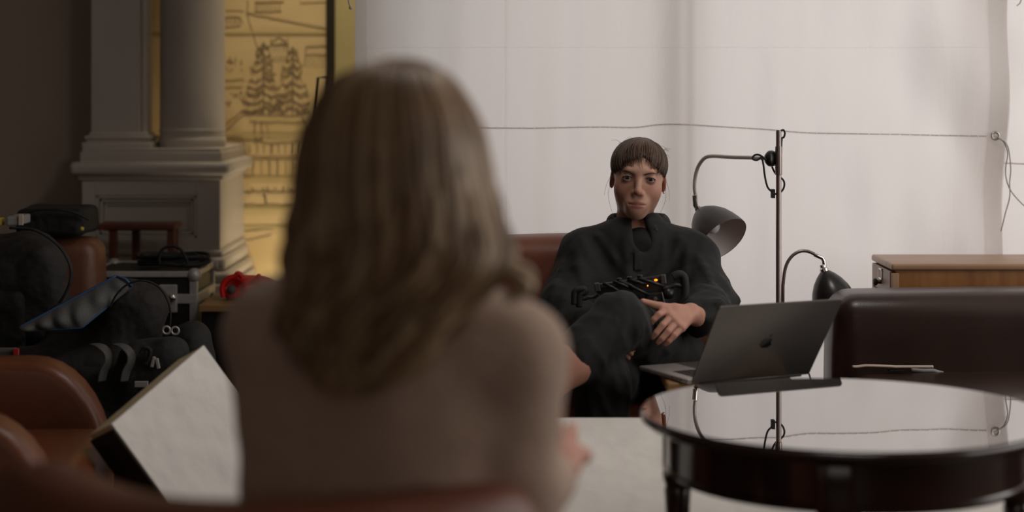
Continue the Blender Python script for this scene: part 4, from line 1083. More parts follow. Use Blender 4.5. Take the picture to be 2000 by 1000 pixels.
# eyebrows and lashes
for q in (-1, 1):
    pts = [HEAD @ Vector(p) for p in spline([(q*.014, .0915, .0115), (q*.025, .0915, .0160), (q*.036, .0865, .0185), (q*.046, .0765, .0150)], 5)]
    m_ = len(pts); MB().tube(pts, [0.0019*(1-.75*(i/(m_-1))**2) for i in range(m_)], 6).build('eyebrow', M['brow'], wom, smooth=True)
    pts = [HEAD @ Vector(p) for p in spline([(q*.0185, .0835, .0010), (q*.025, .0880, .0048), (q*.033, .0880, .0052), (q*.0405, .0835, .0022), (q*.0445, .0795, -.0010)], 5)]
    MB().tube(pts, .0011, 5).build('eyelash_line', M['brow'], wom, smooth=True)
e_ = HEAD @ Vector((-.0715, .002, -.040)); MB().sphere(e_, .0035).build('earring', M['chrome'], wom, smooth=True)
# hair: cap plus combed locks, fringe over the forehead, tied back
s = Sdf((-.11, -.15, -.10), (.11, .13, .16), .004)
s.ell((0, -.022, .026), (.0715, .097, .070), .01); s.ell((0, .012, .030), (.064, .078, .057), .02); s.ell((0, -.11, .03), (.035, .035, .035), .02)
s.ell((0, .102, -.034), (.060, .090, .096), .010, sub=True); s.ell((0, .0, -.11), (.12, .14, .055), .02, sub=True)
for q in (-1, 1): s.ell((q*.078, -.005, -.028), (.03, .035, .036), .012, sub=True)
hair = empty('hair', (0, 0, 0), 0, None); hair.parent = wom; hair.matrix_parent_inverse = world_of(wom).inverted()
V, Q = s.mesh(2)
link_mesh('hair_base', np_mesh('hair_base', [(xform(V, HEAD), Q)]), M['hair_brown'], hair, smooth=True)
hr = random.Random(5)
HC = Vector((0, -.016, .026)); HRAD = Vector((.0725, .106, .0725))
def on_head(d, k=1.0):
    d = d.normalized(); r = 1/math.sqrt((d.x/HRAD.x)**2+(d.y/HRAD.y)**2+(d.z/HRAD.z)**2); return HC+d*r*k
def lock(d0, d1, n=10, k0=1.0, k1=1.03, bow=0.0, wob=.012):
    a = hr.uniform(-wob, wob); b = hr.uniform(0, 6); out = []
    for i in range(n):
        t = i/(n-1); d = d0.lerp(d1, t); d.x += bow*math.sin(math.pi*t)+a*math.sin(b+t*4)
        out.append(on_head(d, k0+(k1-k0)*t+.035*math.sin(math.pi*t)))
    return out
paths = []; rad = []
PART = -.10              # parting a little to the right of the picture's middle
clumps = [-1+2*(i_+hr.uniform(.2, .8))/34 for i_ in range(34)]
for i in range(420):     # fringe in clumps, shorter over the middle of the forehead
    u = hr.uniform(-1, 1); cl = min(clumps, key=lambda c: abs(c-u))
    zz = float(np.interp(cl, [-1, -.62, -.35, 0, .35, .65, 1], [-.30, .00, .22, .26, .08, -.10, -.30]))+hr.gauss(0, .035)+.05*math.sin(cl*37)
    if (-.5 < cl < -.22 or .02 < cl < .3) and hr.random() < .3: continue
    ue = cl*.86*.75+u*.86*.25+hr.gauss(0, .015)+.06*math.copysign(1, u-PART)
    paths.append(lock(Vector((PART+(u-PART)*.12, hr.uniform(-.15, .30), 1)), Vector((ue, 1.0-.30*abs(u), zz)), 13, 1.0, 1.02+hr.uniform(0, .04), (u-PART)*.42, .05)); rad.append(hr.uniform(.0008, .0020))
for i in range(120):     # longer side pieces framing the forehead
    q = 1 if i % 2 else -1; u = q*hr.uniform(.42, .95); zz = -.10-.22*max(0, abs(u)-.6)/.35+hr.gauss(0, .05)+(.09 if q < 0 else .0)*(1-abs(u))
    paths.append(lock(Vector((PART+q*hr.uniform(.02, .10), hr.uniform(-.1, .35), 1)), Vector((u*1.02, 1.0-.34*abs(u), zz)), 13, 1.01, 1.05+hr.uniform(0, .03), q*.34, .05)); rad.append(hr.uniform(.0010, .0024))
for i in range(70):      # heavier fringe on the picture's right
    u = hr.uniform(-.72, -.24)
    paths.append(lock(Vector((PART-.04+u*.06, hr.uniform(-.1, .3), 1)), Vector((u*.95, 1.0-.3*abs(u), .02+.10*(u+.6)+hr.gauss(0, .04))), 13, 1.0, 1.04, u*.22, .04)); rad.append(hr.uniform(.0010, .0022))
for i in range(40):      # over the parting
    paths.append(lock(Vector((PART+hr.uniform(-.05, .05), -.25, 1)), Vector((PART+hr.uniform(-.30, .30), .95, hr.uniform(.16, .34))), 12, 1.0, 1.03, hr.uniform(-.06, .06), .03)); rad.append(hr.uniform(.0009, .0020))
for u, zz in ((.16, -.12), (.20, -.10), (.27, -.16), (.30, -.13), (.12, -.04), (-.02, -.02), (-.10, .02), (.36, -.14), (.40, -.17), (.23, -.15)):     # wisps down to the brow
    paths.append(lock(Vector((PART+.02, .2, 1)), Vector((u, .96, zz)), 14, 1.0, .99, .10, .03)); rad.append(.0013)
for i in range(170):     # crown and sides swept back
    q = hr.choice((-1, 1)); f = hr.uniform(-.75, .55)
    paths.append(lock(Vector((PART+q*.04, hr.uniform(-.3, .3), 1)), Vector((q*1.0, f, hr.uniform(-.42, .0)-.22*max(0, f))), 13, 1.0, 1.03+hr.uniform(0, .03), q*.16, .02)); rad.append(hr.uniform(.0014, .0030))
for i in range(60):
    a = hr.uniform(0, 2*math.pi)
    paths.append(lock(Vector((.1*math.cos(a), .1*math.sin(a), 1)), Vector((hr.uniform(-1, 1), -1.0, hr.uniform(-.4, .2))), 10)); rad.append(hr.uniform(.002, .004))
strands('combed_locks', paths, rad, M['hair_brown'], hair, HEAD)['kind'] = 'stuff'
fly = []
for i in range(14):
    q = hr.choice((-1, 1)); p0 = on_head(Vector((q*hr.uniform(.1, 1), hr.uniform(-.2, .5), hr.uniform(.0, 1))), 1.02)
    d = Vector((q*hr.uniform(.3, 1), hr.uniform(-.2, .4), hr.uniform(-.6, .5))).normalized()*hr.uniform(.012, .035)
    fly.append(spline([p0, p0+d*.5+Vector((0, 0, .006)), p0+d], 3))
for q in (-1, 1):
    fly.append(spline([(q*.070, .02, -.01), (q*.078, .02, -.05), (q*.070, .015, -.085), (q*.062, .01, -.105)], 4))
    fly.append(spline([(q*.072, .012, .0), (q*.084, .012, -.03), (q*.088, .005, -.06)], 4))
strands('stray_hairs', fly, .00042, M['hair_brown'], hair, HEAD, n=4)['kind'] = 'stuff'

# shirt
s = Sdf((-.05, 4.60, .50), (.72, 5.32, 1.02), .0062)
s.ell(CHEST+Vector((0, 0, -.01)), (.170, .108, .180), .03); s.ell(BELLY, (.168, .118, .15), .06)
s.cone(SH_R, SH_L, .066, .066, .06); s.cone(SH_R, NECK-Vector((0.02, 0, .02)), .058, .060, .05); s.cone(SH_L, NECK-Vector((-.02, 0, .02)), .058, .060, .05)
for a_, b_, c_, k_ in ((SH_R, EL_R, WR_R, 1.0), (SH_L, EL_L, P(1368, 618, 4.755), 1.0)):
    s.cone(a_, b_, .070, .063, .03); s.cone(b_, c_, .064, .050, .02)
s.ell(EL_L+Vector((.012, 0, -.005)), (.05, .055, .05), .03)
s.ell(NECK+Vector((.0, -.10, .008)), (.030, .085, .060), .012, sub=True); s.cone(NECK+Vector((0, 0, .15)), NECK-Vector((0, 0, .01)), .056, .056, .01, sub=True)
def shirt_folds(p):
    a = vnoise(np.stack([p[:, 0]*16+p[:, 2]*9, p[:, 1]*8, p[:, 2]*7-p[:, 0]*5], 1), 3)
    b = vnoise(np.stack([p[:, 0]*34-p[:, 2]*16, p[:, 1]*18, p[:, 2]*20], 1), 4)
    c = 1-2*np.abs(vnoise(np.stack([p[:, 0]*10-p[:, 2]*8, p[:, 1]*6, p[:, 2]*6+p[:, 0]*6], 1), 9))
    arm = np.clip((np.abs(p[:, 0]-.36)-.13)/.05, 0, 1)*np.clip((.86-p[:, 2])/.08, 0, 1)
    ring = 1-2*np.abs(vnoise(np.stack([p[:, 0]*6, p[:, 1]*9+p[:, 2]*12, p[:, 2]*30-p[:, 1]*18], 1), 6))
    return .008*a+.0020*b-.0095*c-arm*.007*ring
s.ridges([[(1140, 474), (1168, 530), (1212, 572)], [(1166, 462), (1200, 505), (1238, 548)], [(1126, 488), (1130, 540), (1140, 590)], [(1330, 464), (1312, 520), (1272, 560)], [(1350, 478), (1338, 530), (1342, 590)],
          [(1300, 470), (1288, 520), (1262, 548)], [(1185, 560), (1225, 585), (1270, 590)], [(1318, 540), (1300, 575), (1290, 600)], [(1222, 470), (1226, 520), (1236, 548)]], 5.0, .0075, .016)
s.ridges([[(1366, 505), (1388, 555), (1402, 590)], [(1352, 548), (1385, 566), (1414, 580)], [(1362, 580), (1392, 586), (1424, 590)], [(1358, 600), (1384, 606), (1402, 612)], [(1104, 515), (1090, 560), (1084, 600)], [(1120, 545), (1104, 590), (1098, 620)]], 4.93, .0065, .012)
s.warp(shirt_folds)
shirt = link_mesh('shirt', np_mesh('shirt', [s.mesh(1)]), M['shirt_black'], wom, smooth=True)
# undershirt collar at the throat
s = Sdf(np.array(NECK)-.12, np.array(NECK)+.1, .005); s.ell(NECK+Vector((0, -.050, -.065)), (.080, .086, .088), .02); s.cone(NECK+Vector((0, -.01, .16)), NECK+Vector((0, -.012, .052)), .050, .051, .008, sub=True)
link_mesh('undershirt', np_mesh('undershirt', [s.mesh(1)]), M['tee_black'], wom, smooth=True)
# collar: stand that turns over and falls to two points
def collar(u, v):
    a = math.radians(-90+28+(304)*u)      # opening at the front (-y)
    side = abs(u-.5)*2; c = NECK+Vector((0, -.012, .020)); dx, dy = math.cos(a), math.sin(a)
    front = max(0, side-.55)/.45
    if v < .45: t = v/.45; r = .064+.006*t; z = -.012+.042*t-.020*front*t
    else:
        t = (v-.45)/.55; r = .070+(.017+.014*front)*math.sin(t*math.pi/2); z = .030-.020*front-(.036+.040*front)*t+.006*math.sin(math.pi*t)
    return Vector((c.x+dx*r*1.06, c.y+dy*r*1.05, c.z+z))
o = MB().grid(collar, 48, 12).build('collar', M['shirt_black'], shirt, smooth=True, fix=False)
md = o.modifiers.new('thickness', 'SOLIDIFY'); md.thickness = .0025
for p in ((1281, 441, 5.045), (1283, 447, 5.043)): MB().lathe([(.0038, 0), (.0038, .0015)], M=frame_to((0, -1, .1), P(*p)), n=14).build('collar_button', M['rig_grey'], shirt)
# front placket and collar buttons lie on the shirt front
from mathutils.bvhtree import BVHTree
sb_ = bmesh.new(); sb_.from_mesh(shirt.data); BV = BVHTree.FromBMesh(sb_); sb_.free()
def on_shirt(x, z, off=.0035):
    h = BV.ray_cast(Vector((x, 4.3, z)), Vector((0, 1, 0)))[0]
    return Vector((x, (h.y if h else 5.0)-off, z))
def plk(u, v):
    z = Zp(492, 5.0)*(1-v)+Zp(528, 5.0)*v; return on_shirt(X(1246, 5.0)+.022*(u-.5), z)
o = MB().grid(plk, 6, 14).build('placket', M['shirt_black'], shirt, smooth=True, fix=False); md = o.modifiers.new('thickness', 'SOLIDIFY'); md.thickness = .003; md.offset = 0
# turned cuff of the sleeve nearest the laptop
Mc = frame_to(P(1368, 618, 4.755)-EL_L, P(1370, 617, 4.772))
o = MB().lathe([(.047, -.018), (.0505, -.012), (.0525, .006), (.0515, .020), (.0485, .021), (.0475, .004), (.045, -.016)], M=Mc, n=36, cap=False).build('cuff', M['shirt_black'], shirt, smooth=True)
# trousers
s = Sdf((-.02, 4.30, .08), (.62, 5.20, .90), .0066)
s.ell(P(1255, 722, 4.99), (.172, .130, .105), .04)
s.cone(HIP_L, KN_L, .096, .070, .04); s.cone(KN_L, P(1132, 697, 4.475), .070, .066, .02)
s.cone(HIP_R, KN_R, .094, .068, .015); s.cone(KN_R, Vector((.212, 4.55, .16)), .068, .074, .02)
dv = (P(1132, 697, 4.475)-KN_L).normalized(); hc_ = P(1128, 702, 4.47)
s.box(hc_+dv*.09, (.10, .10, .058), .004, .006, sub=True, rot=tuple(dv.to_track_quat('Z', 'Y').to_euler()))
def tr_folds(p):
    a = vnoise(np.stack([p[:, 0]*20, p[:, 1]*14, p[:, 2]*8], 1), 13); b = 1-2*np.abs(vnoise(np.stack([p[:, 0]*26+p[:, 2]*10, p[:, 1]*16, p[:, 2]*12-p[:, 0]*8], 1), 14))
    c = vnoise(p*55, 15)
    return .0035*a-.0045*b+.0012*c
s.ridges([[(1232, 592), (1242, 640), (1236, 690)], [(1216, 588), (1192, 640), (1152, 690)], [(1250, 604), (1264, 650), (1272, 690)], [(1200, 604), (1162, 640), (1128, 668)], [(1222, 590), (1215, 640), (1195, 680)], [(1206, 702), (1221, 740), (1229, 790)], [(1190, 704), (1201, 760), (1206, 815)],
          [(1318, 650), (1338, 680), (1346, 710)], [(1290, 680), (1310, 700), (1318, 715)], [(1240, 600), (1250, 630), (1252, 660)], [(1175, 640), (1150, 660), (1135, 690)], [(1165, 720), (1160, 770), (1162, 815)]], 4.5, .0052, .010)
s.warp(tr_folds)
link_mesh('trousers', np_mesh('trousers', [s.mesh(1)]), M['trouser_black'], wom, smooth=True)

# ------------------------------------------------------------------ hand-held monitor rig in her lap
Dg = 4.80
rig = empty('monitor_rig', P(1230, 600, Dg)); tag(rig, 'black camera control rig with two grips and an orange light in her lap', 'camera rig')
def seg_box(nm, a, b, w, t, m, par=rig, bev=.003):
    """bar from a to b, w high (image up) and t deep"""
    a, b = Vector(a), Vector(b); x = (b-a).normalized(); z = Vector((0, 0, 1)); y = z.cross(x).normalized(); z = x.cross(y)
    mb = MB(); mb.box((0, -t/2, -w/2), ((b-a).length, t/2, w/2), bev); bmesh.ops.transform(mb.bm, matrix=Matrix.Translation(a) @ Matrix((x, y, z)).transposed().to_4x4(), verts=list(mb.bm.verts))
    return mb.build(nm, m, par)
seg_box('monitor_back', P(1166, 577, Dg), P(1296, 563, Dg), .060, .030, M['rig_black'])
seg_box('top_plate', P(1164, 560, Dg-.012), P(1300, 541, Dg-.012), .014, .022, M['rig_black'])
seg_box('end_bracket', P(1161, 562, Dg-.024), P(1172, 560, Dg-.024), .024, .012, M['rig_grey'])
seg_box('end_bracket', P(1290, 546, Dg-.024), P(1301, 545, Dg-.024), .026, .012, M['rig_grey'])
seg_box('battery_plate', P(1262, 586, Dg-.035), P(1296, 583, Dg-.035), .036, .016, M['rig_black'])
seg_box('plate_edge', P(1293, 583, Dg-.045), P(1297, 582, Dg-.045), .034, .010, M['rig_grey'])
for a, b in (((1178, 553), (1215, 572)), ((1198, 550), (1236, 565)), ((1208, 549), (1268, 576)), ((1232, 548), (1262, 556)), ((1248, 545), (1294, 558)), ((1220, 552), (1246, 566))):
    MB().tube([P(a[0], a[1], Dg-.04), P((a[0]+b[0])/2, (a[1]+b[1])/2-1, Dg-.052), P(b[0], b[1], Dg-.042)], .0042, 10).build('clamp_rod', M['rig_black'], rig, smooth=True)
for x, y in ((1210, 547), (1230, 544), (1250, 541)): MB().lathe([(.006, -.004), (.007, .0), (.007, .007), (.004, .009)], c=P(x, y+2, Dg-.03), n=16).build('clamp_knob', M['rig_black'], rig, smooth=True, angle=40)
MB().lathe([(.0055, 0), (.0055, .004), (.003, .004)], M=frame_to((0, -1, 0), P(1280, 583, Dg-.043)), n=18).build('hex_bolt', M['steel'], rig)
mb = MB(); mb.sphere(P(1281, 547, Dg-.030), .0044, scale=(1.1, .6, .7)); mb.build('orange_light', M['led'], rig, smooth=True)
MB().sphere(P(1265, 558, Dg-.034), .002).build('orange_light', M['led'], rig, smooth=True)
for pts_, nm in (((((1121, 595), (1122, 572), (1128, 566), (1141, 565), (1143, 571), (1133, 577), (1131, 600))), 'grip'), ((((1314, 541), (1326, 536), (1335, 541), (1338, 560), (1337, 580), (1330, 596))), 'grip')):
    MB().tube(spline([P(x, y, Dg-.02) for x, y in pts_], 5), .0085 if pts_[0][0] < 1200 else .0115, 12).build(nm, M['rubber'], rig, smooth=True)
MB().tube(spline([P(x, y, Dg-.02) for x, y in ((1134, 583), (1142, 584), (1150, 581), (1160, 580), (1170, 575))], 4), .0045, 8).build('grip_arm', M['rig_black'], rig, smooth=True)
MB().tube(spline([P(x, y, Dg-.02) for x, y in ((1294, 563), (1306, 562), (1320, 557), (1334, 560))], 4), .0060, 8).build('grip_arm', M['rig_black'], rig, smooth=True)
MB().sphere(P(1305, 573, Dg-.02), .016).build('ball_joint', M['rig_black'], rig, smooth=True)

# ------------------------------------------------------------------ the fair-haired woman in the foreground, from behind
DB = 2.27
bl = empty('person', (-.14, 2.3, 0)); tag(bl, 'woman in beige sweater with wavy fair hair, back turned, in the foreground', 'person')
def B_(px, py, d=DB): return P(px, py, d)
BHEAD = Matrix.Translation(Vector((-.140, DB+.03, 1.243))) @ Matrix.Rotation(math.radians(-6), 4, 'Z') @ Matrix.Rotation(math.radians(4), 4, 'X') @ Matrix.Scale(1.03, 4)
bSR, bSL = B_(1006, 694), B_(548, 654)                       # image right / image left shoulder
bER, bEL = B_(1012, 965, 2.25), B_(556, 965, 2.27)
bWR, bWL = Vector((.068, 2.52, .80)), Vector((-.32, 2.52, .70))
s = Sdf((-.42, 2.05, .38), (.22, 2.95, 1.17), .0085)
s.ell((-.142, DB, .93), (.165, .085, .19), .03); s.ell((-.142, DB, .72), (.145, .09, .17), .05); s.ell((-.142, DB+.02, .58), (.165, .12, .10), .05)
s.cone(bSL, bSR, .05, .05, .05); s.cone((-.14, DB+.01, 1.15), (-.14, DB, 1.04), .05, .06, .05)
for a_, b_, c_ in ((bSR, bER, bWR), (bSL, bEL, bWL)): s.cone(a_, b_, .044, .036, .03); s.cone(b_, c_, .036, .024, .02)
for q in (-.10, .10):
    s.cone((-.142+q, DB+.05, .57), (-.142+q*1.3, DB+.46, .55), .075, .055, .05); s.chain([(-.142+q*1.3, DB+.46, .55), (-.142+q*1.3, DB+.50, .38)], [.055, .05], .03)
bb_ = s.mesh(2)
s = Sdf((-.36, 2.48, .02), (.06, 2.95, .46), .009)
for q in (-.13, .13): s.chain([(-.142+q, 2.77, .42), (-.142+q, 2.76, .10), (-.142+q, 2.76, .06)], [.05, .036, .04], .03); s.chain([(-.142+q, 2.76, .06), (-.142+q, 2.88, .045)], [.04, .028], .03)
lg_ = s.mesh(2)
s = Sdf((.03, 2.42, .70), (.20, 2.72, .92), .003)
hand(s, Vector((.118, 2.53, .815)), Vector((.09, 2.46, .80)), [
    [Vector((.128, 2.60, .842)), Vector((.134, 2.635, .846)), Vector((.136, 2.655, .832)), Vector((.136, 2.662, .815))],
    [Vector((.110, 2.605, .845)), Vector((.112, 2.645, .850)), Vector((.112, 2.668, .836)), Vector((.112, 2.676, .818))],
    [Vector((.092, 2.60, .840)), Vector((.092, 2.640, .845)), Vector((.092, 2.662, .832)), Vector((.092, 2.670, .815))],
    [Vector((.076, 2.59, .832)), Vector((.074, 2.622, .836)), Vector((.073, 2.640, .824)), Vector((.073, 2.648, .812))]],
    [Vector((.140, 2.565, .822)), Vector((.150, 2.59, .815)), Vector((.152, 2.612, .806))])
bh_ = s.mesh(1); bh_ = (bh_[0]+np.array((-.046, 0, 0)), bh_[1])
hv2, hq2, hc2 = head_parts(.0034)
parts = [(xform(hv2, BHEAD), hq2), bb_, lg_, bh_]; n_ = sum(len(p[0]) for p in parts[1:])
link_mesh('body', np_mesh('body', parts, np.concatenate([hc2, np.tile(SKIN*np.array((1.1, .95, .95)), (n_, 1))])), M['skin'], bl, smooth=True)
eyes(bl, BHEAD)
# sweater
s = Sdf((-.44, 2.05, .50), (.20, 2.72, 1.18), .0075)
s.ell((-.148, DB, .90), (.180, .105, .19), .03); s.ell((-.142, DB, .72), (.180, .11, .18), .06); s.ell((-.142, DB+.02, .60), (.185, .13, .09), .05)
s.cone(bSL, bSR, .060, .060, .06); s.cone(bSR, (-.10, DB, 1.070), .056, .054, .04); s.cone(bSL, (-.18, DB, 1.075), .058, .058, .05)
for a_, b_, c_ in ((bSR, bER, Vector((.055, 2.50, .80))), (bSL, bEL, bWL)): s.cone(a_, b_, .060, .052, .03); s.cone(b_, c_, .052, .038, .03)
s.cone((-.14, DB+.01, 1.25), (-.14, DB, 1.105), .055, .058, .012, sub=True)
s.warp(lambda p: .004*vnoise(np.stack([p[:, 0]*13+p[:, 2]*6, p[:, 1]*9, p[:, 2]*14-p[:, 0]*9], 1), 21)+.002*vnoise(p*26, 22))
link_mesh('sweater', np_mesh('sweater', [s.mesh(2)]), M['sweater'], bl, smooth=True)
# trousers
s = Sdf((-.42, 2.10, .10), (.14, 2.95, .68), .010)
s.ell((-.142, DB+.03, .57), (.185, .14, .105), .04)
for q in (-.10, .10): s.cone((-.142+q, DB+.05, .565), (-.142+q*1.3, DB+.46, .55), .088, .066, .05); s.cone((-.142+q*1.3, DB+.46, .55), (-.142+q*1.3, DB+.50, .14), .066, .05, .03)
link_mesh('trousers', np_mesh('trousers', [s.mesh(1)]), M['trouser_black'], bl, smooth=True)
# hair volume: (row, left, right, depth centre, half depth)
LEV = [(119, 768, 800, 2.27, .012), (125, 738, 826, 2.27, .042), (138, 700, 855, 2.27, .072), (152, 670, 872, 2.27, .090), (172, 645, 888, 2.27, .105), (206, 626, 909, 2.27, .118), (255, 606, 930, 2.265, .124), (320, 592, 944, 2.26, .124), (380, 585, 958, 2.25, .118), (440, 577, 975, 2.235, .108), (490, 576, 985, 2.22, .095), (535, 575, 968, 2.20, .080), (580, 568, 925, 2.185, .065), (630, 556, 890, 2.172, .050), (680, 556, 856, 2.165, .042), (725, 588, 815, 2.160, .036), (768, 636, 700, 2.157, .026)]
def lev(py):
    ys = [l[0] for l in LEV]; return [float(np.interp(py, ys, [l[k] for l in LEV])) for k in range(1, 5)]
rings = []
for py in [119, 121, 124, 128, 133, 139]+list(range(146, 775, 14)):
    l, r_, dc, hd = lev(py); c = P((l+r_)/2, py, dc); hw = (r_-l)/2/F*dc*.95; hd *= .93
    rings.append([Vector((c.x+hw*math.cos(2*math.pi*j/40)*(1+.03*math.sin(py*.05+j)), c.y+hd*math.sin(2*math.pi*j/40)*(1+.03*math.sin(py*.07+j*1.3)), c.z)) for j in range(40)])
bhair = empty('hair', (0, 0, 0)); bhair.parent = bl; bhair.matrix_parent_inverse = world_of(bl).inverted()
MB().ring_loft(rings).build('hair_base', M['hair_blonde'], bhair, smooth=True)
hr = random.Random(9); paths = []; rad = []
for i in range(330):
    a0 = math.radians(hr.uniform(175, 365)); end = hr.choice((hr.uniform(520, 640), hr.uniform(620, 775), hr.uniform(640, 760))); start = hr.uniform(119.5, 135)
    if abs(math.degrees(a0)-270) > 62: end = min(end, hr.uniform(480, 690))
    ph = hr.uniform(0, 6.28); fq = hr.uniform(.022, .032); amp = hr.uniform(.006, .014); out = []; da = hr.uniform(-.22, .22); kk = hr.uniform(.96, 1.05)
    n = 22
    for k in range(n):
        t = k/(n-1); py = start+(end-start)*t; l, r_, dc, hd = lev(py); c = P((l+r_)/2, py, dc); hw = (r_-l)/2/F*dc
        a = a0+da*t; w = amp*min(1, max(0, (py-330)/200.0)); wx = w*math.sin(py*fq+ph); wy = w*math.cos(py*fq+ph)*.7
        out.append(Vector((c.x+hw*kk*math.cos(a)+wx, c.y+hd*kk*math.sin(a)+wy, c.z)))
    paths.append(out); rad.append(hr.uniform(.005, .0105))
# the flicked-out curl over her shoulder
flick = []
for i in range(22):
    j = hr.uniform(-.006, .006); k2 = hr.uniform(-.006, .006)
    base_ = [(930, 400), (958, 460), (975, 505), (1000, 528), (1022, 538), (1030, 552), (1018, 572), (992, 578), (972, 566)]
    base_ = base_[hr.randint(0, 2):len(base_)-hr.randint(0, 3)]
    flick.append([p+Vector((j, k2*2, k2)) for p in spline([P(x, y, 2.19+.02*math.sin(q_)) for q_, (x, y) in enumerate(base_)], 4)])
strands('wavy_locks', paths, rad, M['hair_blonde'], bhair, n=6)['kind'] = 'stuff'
strands('flicked_curl', flick, .0065, M['hair_lit_curl'], bhair, n=6)['kind'] = 'stuff'
# ------------------------------------------------------------------ film kit piled at the left
def bag_mesh(name, blobs, m, par, h=.012, seed=1, amp=.010, k=.05, fr=9):
    los = np.min([np.array(c)-np.array(hf) for c, hf, *_ in blobs], 0)-.08; his = np.max([np.array(c)+np.array(hf) for c, hf, *_ in blobs], 0)+.08
    s = Sdf(los, his, h)
    for b in blobs:
        c, hf, r = b[:3]; s.box(c, hf, r, k, rot=(b[3] if len(b) > 3 else None))
    s.warp(lambda p: amp*vnoise(p*fr, seed)+amp*.45*vnoise(p*fr*2.3, seed+1), .06)
    return link_mesh(name, np_mesh(name, [s.mesh(2)]), m, par, smooth=True)

# aluminium-edged flight case
fc0 = Vector((-1.40, 5.90, 0)); fc1 = Vector((X(385, 5.9), 6.26, Zp(530, 5.9)))
fc = empty('flight_case', ((fc0.x+fc1.x)/2, 6.08, 0)); tag(fc, 'black flight case with aluminium edges in front of the pedestal', 'flight case')
seam_z = Zp(584, 5.9)
MB().box((fc0.x+.008, fc0.y+.008, .05), (fc1.x-.008, fc1.y-.008, seam_z-.012)).build('case_body', M['case_black'], fc)
MB().box((fc0.x+.008, fc0.y+.008, seam_z+.012), (fc1.x-.008, fc1.y-.008, fc1.z-.006)).build('case_lid', M['case_black'], fc)
ew = .026
def strip(lo, hi, nm='edge_strip'): MB().box(lo, hi, .003).build(nm, M['aluminium'], fc)
for xx in (fc0.x, fc1.x-ew):
    for yy in (fc0.y, fc1.y-ew): strip((xx, yy, .05), (xx+ew, yy+ew, fc1.z))
for zz in (.05, seam_z-.016, fc1.z-ew*.75):
    hh = .032 if abs(zz-seam_z) < .05 else ew*.75
    strip((fc0.x, fc0.y-.001, zz), (fc1.x, fc0.y+.012, zz+hh)); strip((fc0.x, fc1.y-.012, zz), (fc1.x, fc1.y+.001, zz+hh))
    strip((fc1.x-.012, fc0.y, zz), (fc1.x+.001, fc1.y, zz+hh)); strip((fc0.x-.001, fc0.y, zz), (fc0.x+.012, fc1.y, zz+hh))
for xx in (fc0.x+.012, fc1.x-.012):
    for yy in (fc0.y+.012, fc1.y-.012):
        for zz in (.07, fc1.z-.014): MB().sphere((xx, yy, zz), .024, 14, 10).build('ball_corner', M['aluminium'], fc, smooth=True)
lt = MB().box((fc1.x-.125, fc0.y-.008, seam_z-.045), (fc1.x-.065, fc0.y+.004, seam_z+.048), .004).build('butterfly_latch', M['aluminium'], fc)
for s_ in (-1, 1): MB().sphere((fc1.x-.095+s_*.013, fc0.y-.012, seam_z+.004), .014, 12, 8, (1, .45, 1)).build('latch_wing', M['chrome'], lt, smooth=True)
MB().box((fc1.x-.001, fc0.y+.06, .42), (fc1.x+.004, fc0.y+.28, .53), .003).build('case_handle', M['aluminium'], fc)
for xx in (fc0.x+.05, fc1.x-.05):
    for yy in (fc0.y+.05, fc1.y-.05): MB().lathe([(.014, -.013), (.024, -.013), (.024, .013), (.014, .013)], M=frame_to((0, 1, 0), (xx, yy, .025)), n=18).build('caster', M['rubber'], fc)
# coil of cable on the case
co = empty('cable_coil', (-1.16, 6.08, fc1.z)); tag(co, 'coil of black cable lying on the flight case', 'cable')
rc = random.Random(4); pts = []
for i in range(170):
    a = i*.22; r = .085+.022*math.sin(i*.05)+rc.uniform(-.003, .003)
    pts.append(Vector((-1.145+r*1.15*math.cos(a), 6.07+r*.9*math.sin(a), fc1.z+.010+.030*(i/170)+.003*math.sin(i*.7))))
MB().tube(pts, .0062, 7).build('wound_cable', M['rubber'], co, smooth=True)
MB().tube(spline([P(x, y, 5.96) for x, y in ((312, 516), (311, 505), (315, 490), (326, 482), (341, 481), (354, 488), (362, 502), (366, 512), (364, 516))], 6), .0055, 7).build('loose_loop', M['rubber'], co, smooth=True)
# reddish wood side table behind it
sx0, sx1, sy0, sy1, sz = X(192, 6.6), X(345, 6.6), 6.56, 6.70, Zp(438, 6.56)
sd = empty('side_table', ((sx0+sx1)/2, 6.54, 0)); tag(sd, 'reddish wooden side table standing against the pedestal', 'table')
MB().box((sx0, sy0, sz-.022), (sx1, sy1, sz), .005, 3).build('table_top', M['red_wood'], sd)
for xx, yy in ((sx0+.045, sy0+.01), (sx1-.030, sy0+.01), (sx0+.11, sy1-.04), (sx1-.036, sy1-.04)):
    MB().box((xx, yy, 0), (xx+.028, yy+.028, sz-.02), .004).build('leg', M['red_wood'], sd)
# armchair back buried in the bags
ac = empty('armchair', (-1.72, 5.6, 0)); tag(ac, 'brown leather armchair half buried under the black bags', 'armchair')
soft_box(MB(), (-1.98, 5.68, .15), (X(196, 5.75), 5.86, Zp(466, 5.75)), .045, .012, 5, 6).build('backrest', M['leather_brown'], ac, smooth=True, angle=50)
soft_box(MB(), (-1.96, 5.20, .15), (-1.36, 5.70, .44), .04).build('seat_cushion', M['leather_brown'], ac, smooth=True, angle=50)
soft_box(MB(), (-2.06, 5.20, .12), (-1.94, 5.80, .62), .04).build('armrest', M['leather_brown'], ac, smooth=True, angle=50)
for xx in (-1.92, -1.42):
    for yy in (5.26, 5.78): MB().lathe([(.016, 0), (.026, .16)], (xx, yy, 0), 12).build('leg', M['mahogany'], ac)
